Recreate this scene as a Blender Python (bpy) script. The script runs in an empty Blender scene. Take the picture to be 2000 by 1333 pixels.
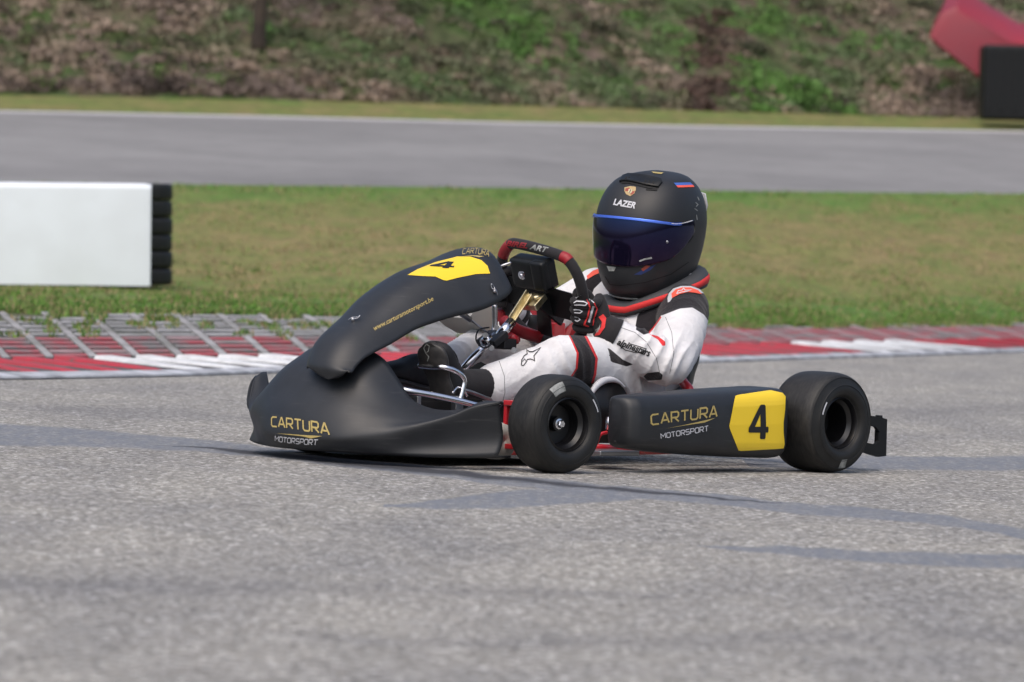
import bpy, bmesh, math, random
import numpy as np
from mathutils import Vector, Matrix, noise
from mathutils.bvhtree import BVHTree
from mathutils.geometry import tessellate_polygon
random.seed(4); np.random.seed(4)
R = math.radians
scene = bpy.context.scene
col = scene.collection

# ------------------------------------------------------------------ camera, sky, sun, exposure
FPX = 11100.0
CAM_H, PITCH, ROLL = .696, .02328, .04164
C0 = Vector((0, 0, CAM_H))
fwd = Vector((0, math.cos(PITCH), -math.sin(PITCH)))
up0 = Vector((0, math.sin(PITCH), math.cos(PITCH)))
rt = Vector((1, 0, 0)) * math.cos(ROLL) + up0 * math.sin(ROLL)
up = up0 * math.cos(ROLL) - Vector((1, 0, 0)) * math.sin(ROLL)
cd = bpy.data.cameras.new('camera')
cam = bpy.data.objects.new('camera', cd); col.objects.link(cam)
M = Matrix((rt, up, -fwd)).transposed().to_4x4(); M.translation = C0
cam.matrix_world = M
cd.sensor_width = 36; cd.lens = 36 * FPX / 2000
cd.clip_start = .5; cd.clip_end = 2000
cd.dof.use_dof = True; cd.dof.focus_distance = 15.8; cd.dof.aperture_fstop = 7.4
scene.camera = cam
w = bpy.data.worlds.new('World'); scene.world = w; w.use_nodes = True
nt = w.node_tree
sky = nt.nodes.new('ShaderNodeTexSky'); sky.sky_type = 'NISHITA'; sky.sun_disc = False
SUN_EL, SUN_AZ = R(58), R(200)
sky.sun_elevation = SUN_EL; sky.sun_rotation = SUN_AZ
sky.air_density = 1.0; sky.dust_density = 6.0; sky.ozone_density = 1.6
bg = nt.nodes['Background']; bg.inputs[1].default_value = .15
nt.links.new(sky.outputs[0], bg.inputs[0])
sl = bpy.data.lights.new('sun', 'SUN'); sl.energy = .65; sl.angle = R(75); sl.color = (1, .99, .975)
so = bpy.data.objects.new('sun', sl); col.objects.link(so)
sd = Vector((math.sin(SUN_AZ) * math.cos(SUN_EL), math.cos(SUN_AZ) * math.cos(SUN_EL), math.sin(SUN_EL)))
so.rotation_euler = sd.to_track_quat('Z', 'Y').to_euler(); so.location = (0, 0, 20)
scene.view_settings.view_transform = 'Standard'; scene.view_settings.look = 'None'
scene.view_settings.gamma = 1; scene.view_settings.exposure = 0.33

# ------------------------------------------------------------------ points from the photograph
KX, KY, KT = -.293, 15.46, .8146
kf = Vector((-math.cos(KT), -math.sin(KT), 0)); kl = Vector((math.sin(KT), -math.cos(KT), 0))
def ray(px, py):
    return fwd + rt * ((px - 1000) / FPX) - up * ((py - 666.5) / FPX)
def at(px, py, Y):
    d = ray(px, py); return C0 + d * (Y / d.y)
def ground(px, py, z=0.):
    d = ray(px, py); return C0 + d * ((z - C0.z) / d.z)
def kray(px, py):
    d = ray(px, py); o = C0 - Vector((KX, KY, 0))
    return Vector((o.dot(kf), o.dot(kl), o.z)), Vector((d.dot(kf), d.dot(kl), d.z))
def kp(px, py, v=None, u=None, z=None):
    o, d = kray(px, py)
    i, val = (1, v) if v is not None else ((0, u) if u is not None else (2, z))
    return o + d * ((val - o[i]) / d[i])
VIEW = kray(1100, 700)[1].normalized()

# ------------------------------------------------------------------ materials
def mat(name, c, rough=.6, metal=0., spec=.5, bump=None, var=None, coat=0., sheen=0., tint=None):
    m = bpy.data.materials.new(name); m.use_nodes = True
    n = m.node_tree.nodes; l = m.node_tree.links; b = n['Principled BSDF']
    b.inputs['Base Color'].default_value = (*c, 1); b.inputs['Roughness'].default_value = rough
    b.inputs['Metallic'].default_value = metal; b.inputs['Specular IOR Level'].default_value = spec
    b.inputs['Coat Weight'].default_value = coat; b.inputs['Sheen Weight'].default_value = sheen
    if tint: b.inputs['Specular Tint'].default_value = (*tint, 1)
    tc = n.new('ShaderNodeTexCoord')
    if var:
        nz = n.new('ShaderNodeTexNoise'); nz.inputs['Scale'].default_value = var[0]; nz.inputs['Detail'].default_value = 6
        cr = n.new('ShaderNodeValToRGB'); cr.color_ramp.elements[0].position = .35; cr.color_ramp.elements[1].position = .68
        cr.color_ramp.elements[0].color = (*var[1], 1); cr.color_ramp.elements[1].color = (*c, 1)
        l.new(tc.outputs['Object'], nz.inputs['Vector']); l.new(nz.outputs[0], cr.inputs[0]); l.new(cr.outputs[0], b.inputs['Base Color'])
    if bump:
        nz = n.new('ShaderNodeTexNoise'); nz.inputs['Scale'].default_value = bump[0]; nz.inputs['Detail'].default_value = 5
        bp = n.new('ShaderNodeBump'); bp.inputs['Strength'].default_value = bump[1]; bp.inputs['Distance'].default_value = bump[2]
        l.new(tc.outputs['Object'], nz.inputs['Vector']); l.new(nz.outputs[0], bp.inputs['Height']); l.new(bp.outputs[0], b.inputs['Normal'])
    return m
MT = dict(
    plastic=mat('matt_black_plastic', (.0165, .0185, .022), .44, spec=.5, var=(14, (.012, .0135, .016)), bump=(400, .15, .0006)),
    plastic2=mat('dark_plastic', (.005, .006, .007), .45, spec=.33, bump=(200, .15, .001)),
    rubber=mat('tyre_rubber', (.0075, .008, .0085), .55, spec=.4, bump=(300, .3, .0008), var=(26, (.013, .013, .0125))),
    rim=mat('black_rim', (.005, .005, .006), .34),
    chrome=mat('chrome', (.75, .75, .78), .18, 1.),
    steel=mat('zinc_steel', (.45, .46, .48), .35, 1., var=(40, (.3, .3, .32))),
    brass=mat('gold_zinc', (.78, .70, .48), .35, 1., var=(50, (.5, .42, .25))),
    red=mat('red_paint', (.42, .012, .02), .35, coat=.3),
    redfab=mat('red_fabric', (.62, .03, .03), .8),
    redmat=mat('red_plastic', (.3, .01, .018), .5, var=(20, (.2, .008, .012))),
    white=mat('white_plastic', (.70, .76, .82), .45, var=(3, (.64, .69, .74))),
    silver=mat('lettering_silver', (.52, .53, .56), .5),
    lightgrey=mat('grey_mark', (.36, .37, .36), .6, var=(60, (.16, .17, .16))),
    gold=mat('lettering_gold', (.40, .31, .105), .5),
    yellow=mat('yellow_sticker', (.83, .58, .025), .38),
    black=mat('black', (.008, .008, .009), .5),
    grey=mat('grey_foam', (.055, .057, .062), .75, bump=(150, .2, .001)),
    fabric_black=mat('black_fabric', (.008, .007, .009), .85, bump=(30, .5, .006), sheen=.1),
    leather=mat('shoe_suede', (.009, .009, .011), .7, bump=(60, .4, .003)),
    sole=mat('shoe_sole', (.02, .02, .021), .55, var=(50, (.035, .033, .032))),
    helmet=mat('matt_helmet', (.0145, .0155, .0175), .5, spec=.45, bump=(500, .05, .0004)),
    visor=mat('visor', (.005, .004, .012), .09, spec=.85, tint=(.5, .55, .95)),
    blue=mat('blue_mirror', (.10, .20, .75), .22, .7),
    flagblue=mat('sticker_blue', (.05, .12, .42), .5), nightblue=mat('sticker_navy', (.015, .03, .12), .5), crest=mat('crest_gold', (.42, .30, .14), .5), crestred=mat('crest_red', (.28, .05, .03), .5),
    orange=mat('sticker_orange', (.78, .10, .06), .7),
    tank=mat('milky_tank', (.42, .41, .38), .35),
    alu=mat('floor_tray', (.35, .36, .38), .35, .9),
    darkhole=mat('dark_recess', (.004, .004, .004), .8),
    redblock=mat('red_block', (.27, .018, .035), .5, var=(2, (.2, .028, .045))),
    wood=mat('bark', (.06, .045, .032), .9, var=(6, (.03, .022, .018)), bump=(12, .6, .02)),
    carbon=mat('seat_shell', (.006, .0055, .006), .4, spec=.4, var=(60, (.010, .009, .009))),
)
_pm = MT['plastic']; _n = _pm.node_tree.nodes; _l = _pm.node_tree.links; _pb = _n['Principled BSDF']
_tc = _n.new('ShaderNodeTexCoord'); _mp = _n.new('ShaderNodeMapping'); _mp.inputs['Scale'].default_value = (5, 5, 60); _mp.inputs['Rotation'].default_value = (.2, .5, .3)
_z = _n.new('ShaderNodeTexNoise'); _z.inputs['Scale'].default_value = 2.2; _z.inputs['Detail'].default_value = 8; _l.new(_tc.outputs['Object'], _mp.inputs[0]); _l.new(_mp.outputs[0], _z.inputs['Vector'])
_q = _n.new('ShaderNodeValToRGB'); _q.color_ramp.elements[0].position = .62; _q.color_ramp.elements[1].position = .74; _q.color_ramp.elements[0].color = (0, 0, 0, 1); _q.color_ramp.elements[1].color = (.55, .55, .55, 1)
_l.new(_z.outputs[0], _q.inputs[0]); _x = _n.new('ShaderNodeMix'); _x.data_type = 'RGBA'; _l.new(_q.outputs[0], _x.inputs[0]); _l.new(_pb.inputs['Base Color'].links[0].from_socket, _x.inputs[6]); _x.inputs[7].default_value = (.05, .05, .052, 1); _l.new(_x.outputs[2], _pb.inputs['Base Color'])
_z2 = _n.new('ShaderNodeTexNoise'); _z2.inputs['Scale'].default_value = 9; _z2.inputs['Detail'].default_value = 7; _l.new(_tc.outputs['Object'], _z2.inputs['Vector']); _rr = _n.new('ShaderNodeMapRange'); _rr.inputs['To Min'].default_value = .34; _rr.inputs['To Max'].default_value = .62; _l.new(_z2.outputs[0], _rr.inputs['Value']); _l.new(_rr.outputs[0], _pb.inputs['Roughness'])
# slick tyre: dusty, grained tread on the running surface
MT['slick'] = MT['rubber'].copy(); _n = MT['slick'].node_tree.nodes; _l = MT['slick'].node_tree.links; _pb = _n['Principled BSDF']
_tc = _n.new('ShaderNodeTexCoord'); _s = _n.new('ShaderNodeSeparateXYZ'); _l.new(_tc.outputs['Object'], _s.inputs[0])
def _mm(op, a, b=None):
    x = _n.new('ShaderNodeMath'); x.operation = op; x.use_clamp = op == 'MULTIPLY_ADD'
    for k_, q_ in ((0, a), (1, b)):
        if isinstance(q_, (int, float)): x.inputs[k_].default_value = q_
        elif q_ is not None: _l.new(q_, x.inputs[k_])
    return x
_rad = _mm('SQRT', _mm('ADD', _mm('MULTIPLY', _s.outputs[0], _s.outputs[0]).outputs[0], _mm('MULTIPLY', _s.outputs[2], _s.outputs[2]).outputs[0]).outputs[0])
_t = _n.new('ShaderNodeMapRange'); _t.inputs['From Min'].default_value = .121; _t.inputs['From Max'].default_value = .1285; _l.new(_rad.outputs[0], _t.inputs['Value'])
_mp = _n.new('ShaderNodeMapping'); _mp.inputs['Scale'].default_value = (1, 4, 1); _l.new(_tc.outputs['Object'], _mp.inputs[0])
_z = _n.new('ShaderNodeTexNoise'); _z.inputs['Scale'].default_value = 45; _z.inputs['Detail'].default_value = 8; _l.new(_mp.outputs[0], _z.inputs['Vector'])
_c = _n.new('ShaderNodeValToRGB'); _c.color_ramp.elements[0].position = .38; _c.color_ramp.elements[1].position = .66; _c.color_ramp.elements[0].color = (.010, .010, .010, 1); _c.color_ramp.elements[1].color = (.023, .022, .021, 1); _l.new(_z.outputs[0], _c.inputs[0])
_x = _n.new('ShaderNodeMix'); _x.data_type = 'RGBA'; _l.new(_t.outputs[0], _x.inputs[0]); _l.new(_pb.inputs['Base Color'].links[0].from_socket, _x.inputs[6]); _l.new(_c.outputs[0], _x.inputs[7]); _l.new(_x.outputs[2], _pb.inputs['Base Color'])
_v = MT['visor'].node_tree; _b = _v.nodes['Principled BSDF']
_tc = _v.nodes.new('ShaderNodeTexCoord'); _s = _v.nodes.new('ShaderNodeSeparateXYZ'); _v.links.new(_tc.outputs['Object'], _s.inputs[0])
_m = _v.nodes.new('ShaderNodeMapRange'); _m.inputs['From Min'].default_value = .50; _m.inputs['From Max'].default_value = .70; _v.links.new(_s.outputs[2], _m.inputs['Value'])
_r = _v.nodes.new('ShaderNodeValToRGB'); _e = _r.color_ramp.elements; _e.new(.55); _v.links.new(_m.outputs[0], _r.inputs[0])
for _k, (_p, _c) in enumerate(((.1, (.55, .26, .30, 1)), (.5, (.34, .26, .62, 1)), (.9, (.22, .42, 1., 1)))): _e[_k].position = _p; _e[_k].color = _c
_v.links.new(_r.outputs[0], _b.inputs['Specular Tint'])

# ------------------------------------------------------------------ mesh helpers
def tag(o, label=None, cat=None, group=None, kind=None):
    if label: o['label'] = label
    if cat: o['category'] = cat
    if group: o['group'] = group
    if kind: o['kind'] = kind
    return o
def link(name, me, parent=None):
    o = bpy.data.objects.new(name, me); col.objects.link(o)
    if parent is not None: o.parent = parent
    return o
class MB:
    def __init__(s): s.v = []; s.f = []; s.m = []; s.sm = []
    def add(s, vs, fs, mi=0, smooth=True):
        b = len(s.v); s.v += [tuple(x) for x in vs]; s.f += [tuple(i + b for i in f) for f in fs]
        s.m += [mi] * len(fs); s.sm += [smooth] * len(fs)
    def grid(s, rows, closeu=False, closev=False, mi=0, cap=False, smooth=True):
        n = len(rows); m = len(rows[0]); vs = [p for r in rows for p in r]; fs = []
        for i in range(n if closeu else n - 1):
            for j in range(m if closev else m - 1):
                a, b = i, (i + 1) % n; c, d = j, (j + 1) % m
                fs.append((a * m + c, a * m + d, b * m + d, b * m + c))
        if cap:
            fs.append(tuple(range(m))[::-1]); fs.append(tuple(range((n - 1) * m, n * m)))
        s.add(vs, fs, mi, smooth)
    def tube(s, pts, r, seg=12, closed=False, mi=0, smooth_path=True, ell=None):
        pts = [Vector(p) for p in pts]
        if smooth_path and len(pts) > 2: pts, rr = crom(pts, r, closed)
        else: rr = r if hasattr(r, '__len__') else [r] * len(pts)
        n = len(pts); rows = []; prev = None
        for i, p in enumerate(pts):
            a = pts[(i - 1) % n] if (closed or i > 0) else p
            b = pts[(i + 1) % n] if (closed or i < n - 1) else p
            t = (b - a).normalized()
            if prev is None:
                x = t.orthogonal().normalized()
            else:
                x = (prev - t * prev.dot(t)).normalized()
            prev = x; y = t.cross(x)
            rows.append([p + (x * math.cos(q) + y * math.sin(q)) * rr[i] for q in [2 * math.pi * k / seg for k in range(seg)]])
        s.grid(rows, closeu=closed, closev=True, mi=mi, cap=not closed)
    def box(s, c, size, rot=None, mi=0, bev=.0):
        bm = bmesh.new(); bmesh.ops.create_cube(bm, size=1)
        for q in bm.verts: q.co = Vector((q.co.x * size[0], q.co.y * size[1], q.co.z * size[2]))
        if bev: bmesh.ops.bevel(bm, geom=bm.edges[:], offset=bev, segments=3, affect='EDGES', profile=.7)
        Mx = (rot.to_4x4() if rot is not None else Matrix.Identity(4)); Mx.translation = Vector(c)
        bm.transform(Mx); bm.verts.ensure_lookup_table()
        s.add([q.co.copy() for q in bm.verts], [[q.index for q in f.verts] for f in bm.faces], mi, smooth=False); bm.free()
    def lathe(s, prof, o, ax, seg=48, mi=0, closed=True):
        o = Vector(o); ax = Vector(ax).normalized(); x = ax.orthogonal().normalized(); y = ax.cross(x)
        rows = []
        for k in range(seg):
            q = 2 * math.pi * k / seg; d = x * math.cos(q) + y * math.sin(q)
            rows.append([o + d * r + ax * h for r, h in prof])
        s.grid(rows, closeu=True, closev=closed, mi=mi)
    def build(s, name, mats, parent=None, auto=None):
        me = bpy.data.meshes.new(name); me.from_pydata([tuple(v) for v in s.v], [], s.f)
        for m in (mats if isinstance(mats, (list, tuple)) else [mats]): me.materials.append(MT[m] if isinstance(m, str) else m)
        me.polygons.foreach_set('material_index', s.m); me.polygons.foreach_set('use_smooth', s.sm)
        me.update()
        if auto: me.set_sharp_from_angle(angle=R(auto))
        return link(name, me, parent)
def crom(pts, r, closed=False, sub=6):
    n = len(pts); rs = list(r) if hasattr(r, '__len__') else [r] * n; P = []; Q = []
    def g(i): return pts[i % n] if closed else pts[max(0, min(n - 1, i))]
    def h(i): return rs[i % n] if closed else rs[max(0, min(n - 1, i))]
    for i in range(n if closed else n - 1):
        for k in range(sub):
            t = k / sub
            a, b, c, d = g(i - 1), g(i), g(i + 1), g(i + 2)
            P.append(.5 * ((2 * b) + (c - a) * t + (2 * a - 5 * b + 4 * c - d) * t * t + (3 * b - a - 3 * c + d) * t ** 3))
            Q.append(h(i) * (1 - t) + h(i + 1) * t)
    if not closed: P.append(pts[-1].copy()); Q.append(rs[-1])
    return P, Q
def crv(xs, ys, x):
    # smooth interpolation of a table (rows may be vectors)
    xs = np.asarray(xs, float); ys = np.asarray(ys, float)
    i = int(np.clip(np.searchsorted(xs, x) - 1, 0, len(xs) - 2))
    h = xs[i + 1] - xs[i]; t = min(1., max(0., (x - xs[i]) / h))
    def sl_(k):
        if k == 0: return (ys[1] - ys[0]) / (xs[1] - xs[0])
        if k == len(xs) - 1: return (ys[-1] - ys[-2]) / (xs[-1] - xs[-2])
        return (ys[k + 1] - ys[k - 1]) / (xs[k + 1] - xs[k - 1])
    m0, m1 = sl_(i) * h, sl_(i + 1) * h
    return (2 * t**3 - 3 * t**2 + 1) * ys[i] + (t**3 - 2 * t**2 + t) * m0 + (-2 * t**3 + 3 * t**2) * ys[i + 1] + (t**3 - t**2) * m1
def solid(o, t, off=-1.):
    m = o.modifiers.new('thickness', 'SOLIDIFY'); m.thickness = t; m.offset = off; m.use_even_offset = False
    return o
def bvh(*objs):
    V = []; Fc = []
    for o in objs:
        b = len(V); V += [v.co.copy() for v in o.data.vertices]; Fc += [[i + b for i in p.vertices] for p in o.data.polygons]
    return BVHTree.FromPolygons(V, Fc)
def hit(tree, px, py):
    o, d = kray(px, py); h = tree.ray_cast(o, d.normalized())
    return h[0], h[1]

# lettering: polygons in a flat frame, laid on a surface
def strip(pl, t):
    pl = [Vector((a, b)) for a, b in pl]; n = len(pl); L = []; Rr = []
    for i, p in enumerate(pl):
        d1 = (p - pl[i - 1]).normalized() if i else None; d2 = (pl[i + 1] - p).normalized() if i < n - 1 else None
        d1 = d1 or d2; d2 = d2 or d1
        n1 = Vector((-d1.y, d1.x)); n2 = Vector((-d2.y, d2.x)); m = (n1 + n2)
        m = m.normalized(); k = 1 / max(.5, m.dot(n1))
        L.append(p + m * t / 2 * k); Rr.append(p - m * t / 2 * k)
    return [[L[i], Rr[i], Rr[i + 1], L[i + 1]] for i in range(n - 1)]
GL = {
 'C': [[(.8, 1), (.16, 1), (0, .84), (0, .16), (.16, 0), (.8, 0)]],
 'A': [[(0, 0), (.40, 1), (.48, 1), (.88, 0)], [(.22, .3), (.66, .3)]],
 'R': [[(0, 0), (0, 1), (.66, 1), (.8, .86), (.8, .58), (.66, .44), (.08, .44)], [(.42, .38), (.82, 0)]],
 'T': [[(0, 1), (.84, 1)], [(.42, .92), (.42, 0)]],
 'U': [[(0, 1), (0, .16), (.16, 0), (.64, 0), (.8, .16), (.8, 1)]],
 'M': [[(0, 0), (0, 1), (.5, .4), (1., 1), (1., 0)]],
 'O': [[(.4, 0), (.16, 0), (0, .16), (0, .84), (.16, 1), (.68, 1), (.84, .84), (.84, .16), (.68, 0), (.4, 0)]],
 'S': [[(.8, 1), (.14, 1), (0, .86), (0, .64), (.14, .5), (.66, .5), (.8, .36), (.8, .14), (.66, 0), (0, 0)]],
 'P': [[(0, 0), (0, 1), (.66, 1), (.8, .86), (.8, .56), (.66, .42), (.08, .42)]],
}
def stroke_text(s, t=.16, gap=.26):
    out = []; x = 0
    for ch in s:
        g = GL[ch]; wd = max(p[0] for q in g for p in q)
        for q in g: out.append(strip([(a + x, b) for a, b in q], t))
        x += wd + gap
    wd = x - gap
    return [[[Vector(((p.x) / wd, p.y)) for p in quad] for quad in st] for st in out]
def font_text(s, shear=0., bold=0.):
    c = bpy.data.curves.new('t', 'FONT'); c.body = s; c.shear = shear; c.offset = bold; c.resolution_u = 3
    o = bpy.data.objects.new('t', c); col.objects.link(o)
    bpy.context.view_layer.update()
    me = o.to_mesh(); V = [Vector((v.co.x, v.co.y)) for v in me.vertices]; P = [[V[i] for i in p.vertices] for p in me.polygons]
    o.to_mesh_clear(); bpy.data.objects.remove(o); bpy.data.curves.remove(c)
    x0 = min(v.x for v in V); x1 = max(v.x for v in V); y0 = min(v.y for v in V); y1 = max(v.y for v in V)
    return [[[Vector(((p.x - x0) / (x1 - x0), (p.y - y0) / (y1 - y0))) for p in q] for q in P]]
def fill(pts):
    T = tessellate_polygon([[Vector((a, b, 0)) for a, b in pts]])
    return [[[Vector(pts[i]) for i in t] for t in T]]
def outline(pts, t, closed=True):
    if closed: pts = list(pts) + [pts[0]]
    return [strip(pts, t)]
def sub_polys(polys, L, sx, sy):
    bm = bmesh.new()
    for q in polys:
        vs = [bm.verts.new((p.x, p.y, 0)) for p in q]
        try: bm.faces.new(vs)
        except ValueError: pass
    bmesh.ops.remove_doubles(bm, verts=bm.verts[:], dist=1e-5)
    bmesh.ops.triangulate(bm, faces=bm.faces[:])
    for _ in range(7):
        es = [e for e in bm.edges if math.hypot((e.verts[0].co.x - e.verts[1].co.x) * sx, (e.verts[0].co.y - e.verts[1].co.y) * sy) > L]
        if not es: break
        bmesh.ops.subdivide_edges(bm, edges=es, cuts=1); bmesh.ops.triangulate(bm, faces=bm.faces[:])
    bm.verts.ensure_lookup_table()
    return [v.co.copy() for v in bm.verts], [[v.index for v in f.verts] for f in bm.faces], bm
def decal(name, tree, corners, shapes, m, parent, off=.0008, L=.008, base=0.):
    """corners: (bottom-left, bottom-right, top-left[, top-right]) as photo points lying on the surface; shapes in 0..1"""
    H = []
    for c in corners:
        p = hit(tree, *c) if len(c) == 2 else (Vector(c), None)
        if p[0] is None: print('decal miss', name, c); return None
        H.append(p)
    bl, br, tl = H[0][0], H[1][0], H[2][0]; tr = H[3][0] if len(H) > 3 else br + tl - bl
    n = sum((h[1] for h in H if h[1] is not None), Vector())
    if n.length < .01: n = -VIEW
    n.normalize()
    if n.dot(VIEW) > 0: n = -n
    mb = MB(); sx, sy = (br - bl).length, (tl - bl).length
    for k, st in enumerate(shapes):
        V, Fc, bm = sub_polys(st, L, sx, sy); bm.free(); out = []; ok = True
        for v in V:
            a, b = v.x, v.y
            P = bl * (1 - a) * (1 - b) + br * a * (1 - b) + tl * (1 - a) * b + tr * a * b
            h = tree.ray_cast(P + n * .12, -n, .3)
            if h[0] is None: out.append(P); continue
            nn = h[1] if h[1].dot(n) > 0 else -h[1]
            out.append(h[0] + nn * (off + base + .00012 * k))
        mb.add(out, Fc)
    o = mb.build(name, m, parent)
    return o

# ------------------------------------------------------------------ ground
def node_mat(name, rough=.9):
    m = bpy.data.materials.new(name); m.use_nodes = True; n = m.node_tree.nodes; l = m.node_tree.links
    b = n['Principled BSDF']; b.inputs['Roughness'].default_value = rough; b.inputs['Specular IOR Level'].default_value = .3
    return m, n, l, b
def nnoise(n, l, vec, scale, detail=4, dist=0., rough=.6):
    z = n.new('ShaderNodeTexNoise'); z.inputs['Scale'].default_value = scale; z.inputs['Detail'].default_value = detail
    z.inputs['Distortion'].default_value = dist; z.inputs['Roughness'].default_value = rough
    l.new(vec, z.inputs['Vector']); return z
def nramp(n, l, fac, stops):
    r = n.new('ShaderNodeValToRGB'); e = r.color_ramp.elements
    while len(e) < len(stops): e.new(.5)
    for k, (p, c) in enumerate(stops): e[k].position = p; e[k].color = (*c, 1) if len(c) == 3 else c
    l.new(fac, r.inputs[0]); return r
def nmix(n, l, fac, a, b, mode='MIX'):
    x = n.new('ShaderNodeMix'); x.data_type = 'RGBA'; x.blend_type = mode
    if isinstance(fac, (int, float)): x.inputs[0].default_value = fac
    else: l.new(fac, x.inputs[0])
    for s, q in ((6, a), (7, b)):
        if isinstance(q, tuple): x.inputs[s].default_value = (*q, 1)
        else: l.new(q, x.inputs[s])
    return x
def nmath(n, l, op, a, b=None, clamp=False):
    x = n.new('ShaderNodeMath'); x.operation = op; x.use_clamp = clamp
    for s, q in ((0, a), (1, b)):
        if q is None: continue
        if isinstance(q, (int, float)): x.inputs[s].default_value = q
        else: l.new(q, x.inputs[s])
    return x.outputs[0]
def nmapping(n, l, vec, sc, rot=(0, 0, 0)):
    mp = n.new('ShaderNodeMapping'); mp.inputs['Scale'].default_value = sc; mp.inputs['Rotation'].default_value = rot
    l.new(vec, mp.inputs['Vector']); return mp.outputs[0]
def band(n, l, X, Y, pts, wob, soft=.25):
    """mask of a rubbed-in tyre smear, or of a smear with painted-in shade: pts = (x, y centre, half width)"""
    x0, x1 = pts[0][0], pts[-1][0]
    fx = n.new('ShaderNodeMapRange'); fx.inputs['From Min'].default_value = x0; fx.inputs['From Max'].default_value = x1
    l.new(X, fx.inputs['Value'])
    def curve(vals):
        lo, hi = min(vals) - .01, max(vals) + .01
        r = n.new('ShaderNodeValToRGB'); e = r.color_ramp.elements; r.color_ramp.interpolation = 'CARDINAL'
        while len(e) < len(vals): e.new(.5)
        for k, v in enumerate(vals):
            e[k].position = (pts[k][0] - x0) / (x1 - x0); q = (v - lo) / (hi - lo); e[k].color = (q, q, q, 1)
        l.new(fx.outputs[0], r.inputs[0]); return nmath(n, l, 'ADD', nmath(n, l, 'MULTIPLY', r.outputs[0], hi - lo), lo)
    cy = curve([p[1] for p in pts]); hw = curve([p[2] for p in pts])
    d = nmath(n, l, 'ABSOLUTE', nmath(n, l, 'SUBTRACT', nmath(n, l, 'ADD', Y, wob), cy))
    q = nmath(n, l, 'DIVIDE', d, hw)
    m_ = nmath(n, l, 'MULTIPLY', nmath(n, l, 'SUBTRACT', 1.0, q), 1 / soft, True)
    ins = nmath(n, l, 'MULTIPLY', nmath(n, l, 'GREATER_THAN', X, x0 - .02), nmath(n, l, 'LESS_THAN', X, x1 + .02))
    return nmath(n, l, 'MULTIPLY', m_, ins)

mA, n, l, b = node_mat('asphalt', .85)
tc = n.new('ShaderNodeTexCoord'); O = tc.outputs['Object']
vm = nmapping(n, l, O, (1., 1.0, 1.))
st = nmapping(n, l, O, (.6, .42, 1.))
vo = n.new('ShaderNodeTexVoronoi'); vo.inputs['Scale'].default_value = 165; l.new(st, vo.inputs['Vector'])
sep = n.new('ShaderNodeSeparateColor'); l.new(vo.outputs['Color'], sep.inputs[0])
peb = nramp(n, l, sep.outputs[0], [(0, (.100, .100, .095)), (.4, (.196, .196, .185)), (.75, (.295, .294, .277)), (.93, (.47, .468, .448)), (1, (.68, .675, .655))])
tint = nmix(n, l, nmath(n, l, 'MULTIPLY', sep.outputs[1], .5), peb.outputs[0], (.29, .270, .235))
fine = nnoise(n, l, nmapping(n, l, O, (1, .5, 1)), 55, 5, .0, .7)
fr = nramp(n, l, fine.outputs[0], [(.3, (.6, .6, .6)), (.7, (1.35, 1.35, 1.35))])
c1 = nmix(n, l, .8, tint.outputs[2], fr.outputs[0], 'MULTIPLY')
big = nnoise(n, l, nmapping(n, l, O, (1.6, .55, 1)), 1.3, 5, .3)
br_ = nramp(n, l, big.outputs[0], [(.3, (.80, .80, .83)), (.65, (1.12, 1.10, 1.07))])
c2 = nmix(n, l, 1., c1.outputs[2], br_.outputs[0], 'MULTIPLY')
sx = n.new('ShaderNodeSeparateXYZ'); l.new(O, sx.inputs[0]); X, Y = sx.outputs[0], sx.outputs[1]
wn = nnoise(n, l, nmapping(n, l, O, (4, 1.3, 1)), 2.2, 5); wob = nmath(n, l, 'MULTIPLY', nmath(n, l, 'SUBTRACT', wn.outputs[0], .5), .32)
b1 = band(n, l, X, Y, [(-3.5, 16.1, .8), (-1.45, 16.0, .8), (-1.09, 15.95, .55), (-.69, 15.6, .36), (-.12, 14.75, .3), (.15, 14.35, .33), (.64, 13.85, .3), (1.19, 13.0, .3), (3., 10.3, .3)], wob)
b2 = band(n, l, X, Y, [(-.26, 13.1, .07), (-.11, 13.35, .3), (.05, 13.7, .45), (.3, 13.95, .2), (.4, 14.05, .05)], wob)
b3 = band(n, l, X, Y, [(.43, 12.0, .03), (.6, 11.95, .18), (.78, 11.87, .24), (1.1, 11.9, .26), (1.6, 11.85, .26)], wob)
b4 = band(n, l, X, Y, [(.7, 16.2, .3), (1.05, 16.55, .5), (1.55, 17.05, .5), (2.6, 18.2, .6)], wob)
sm = nmath(n, l, 'MAXIMUM', nmath(n, l, 'MAXIMUM', b1, b2), nmath(n, l, 'MAXIMUM', b3, b4))
sn = nnoise(n, l, nmapping(n, l, O, (14, 2.0, 1), (0, 0, R(0))), 2., 6, .2)
smk = nmath(n, l, 'MULTIPLY', sm, nramp(n, l, sn.outputs[0], [(.25, (.45,) * 3), (.6, (.92,) * 3)]).outputs[0])
mk = nramp(n, l, fine.outputs[0], [(.3, (.115, .128, .150)), (.7, (.185, .20, .228))])
c3 = nmix(n, l, smk, c2.outputs[2], mk.outputs[0])
bd = band(n, l, X, Y, [(-.95, 15.75, .01), (-.74, 15.6, .14), (-.5, 15.25, .26), (-.1, 14.8, .24), (.12, 14.5, .16), (.45, 14.15, .1), (.66, 13.98, .03)], wob, .7)  # dark skid mark with the kart's shadow under the nose painted in
c3 = nmix(n, l, nmath(n, l, 'MULTIPLY', bd, .85), c3.outputs[2], (.026, .026, .032))
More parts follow.
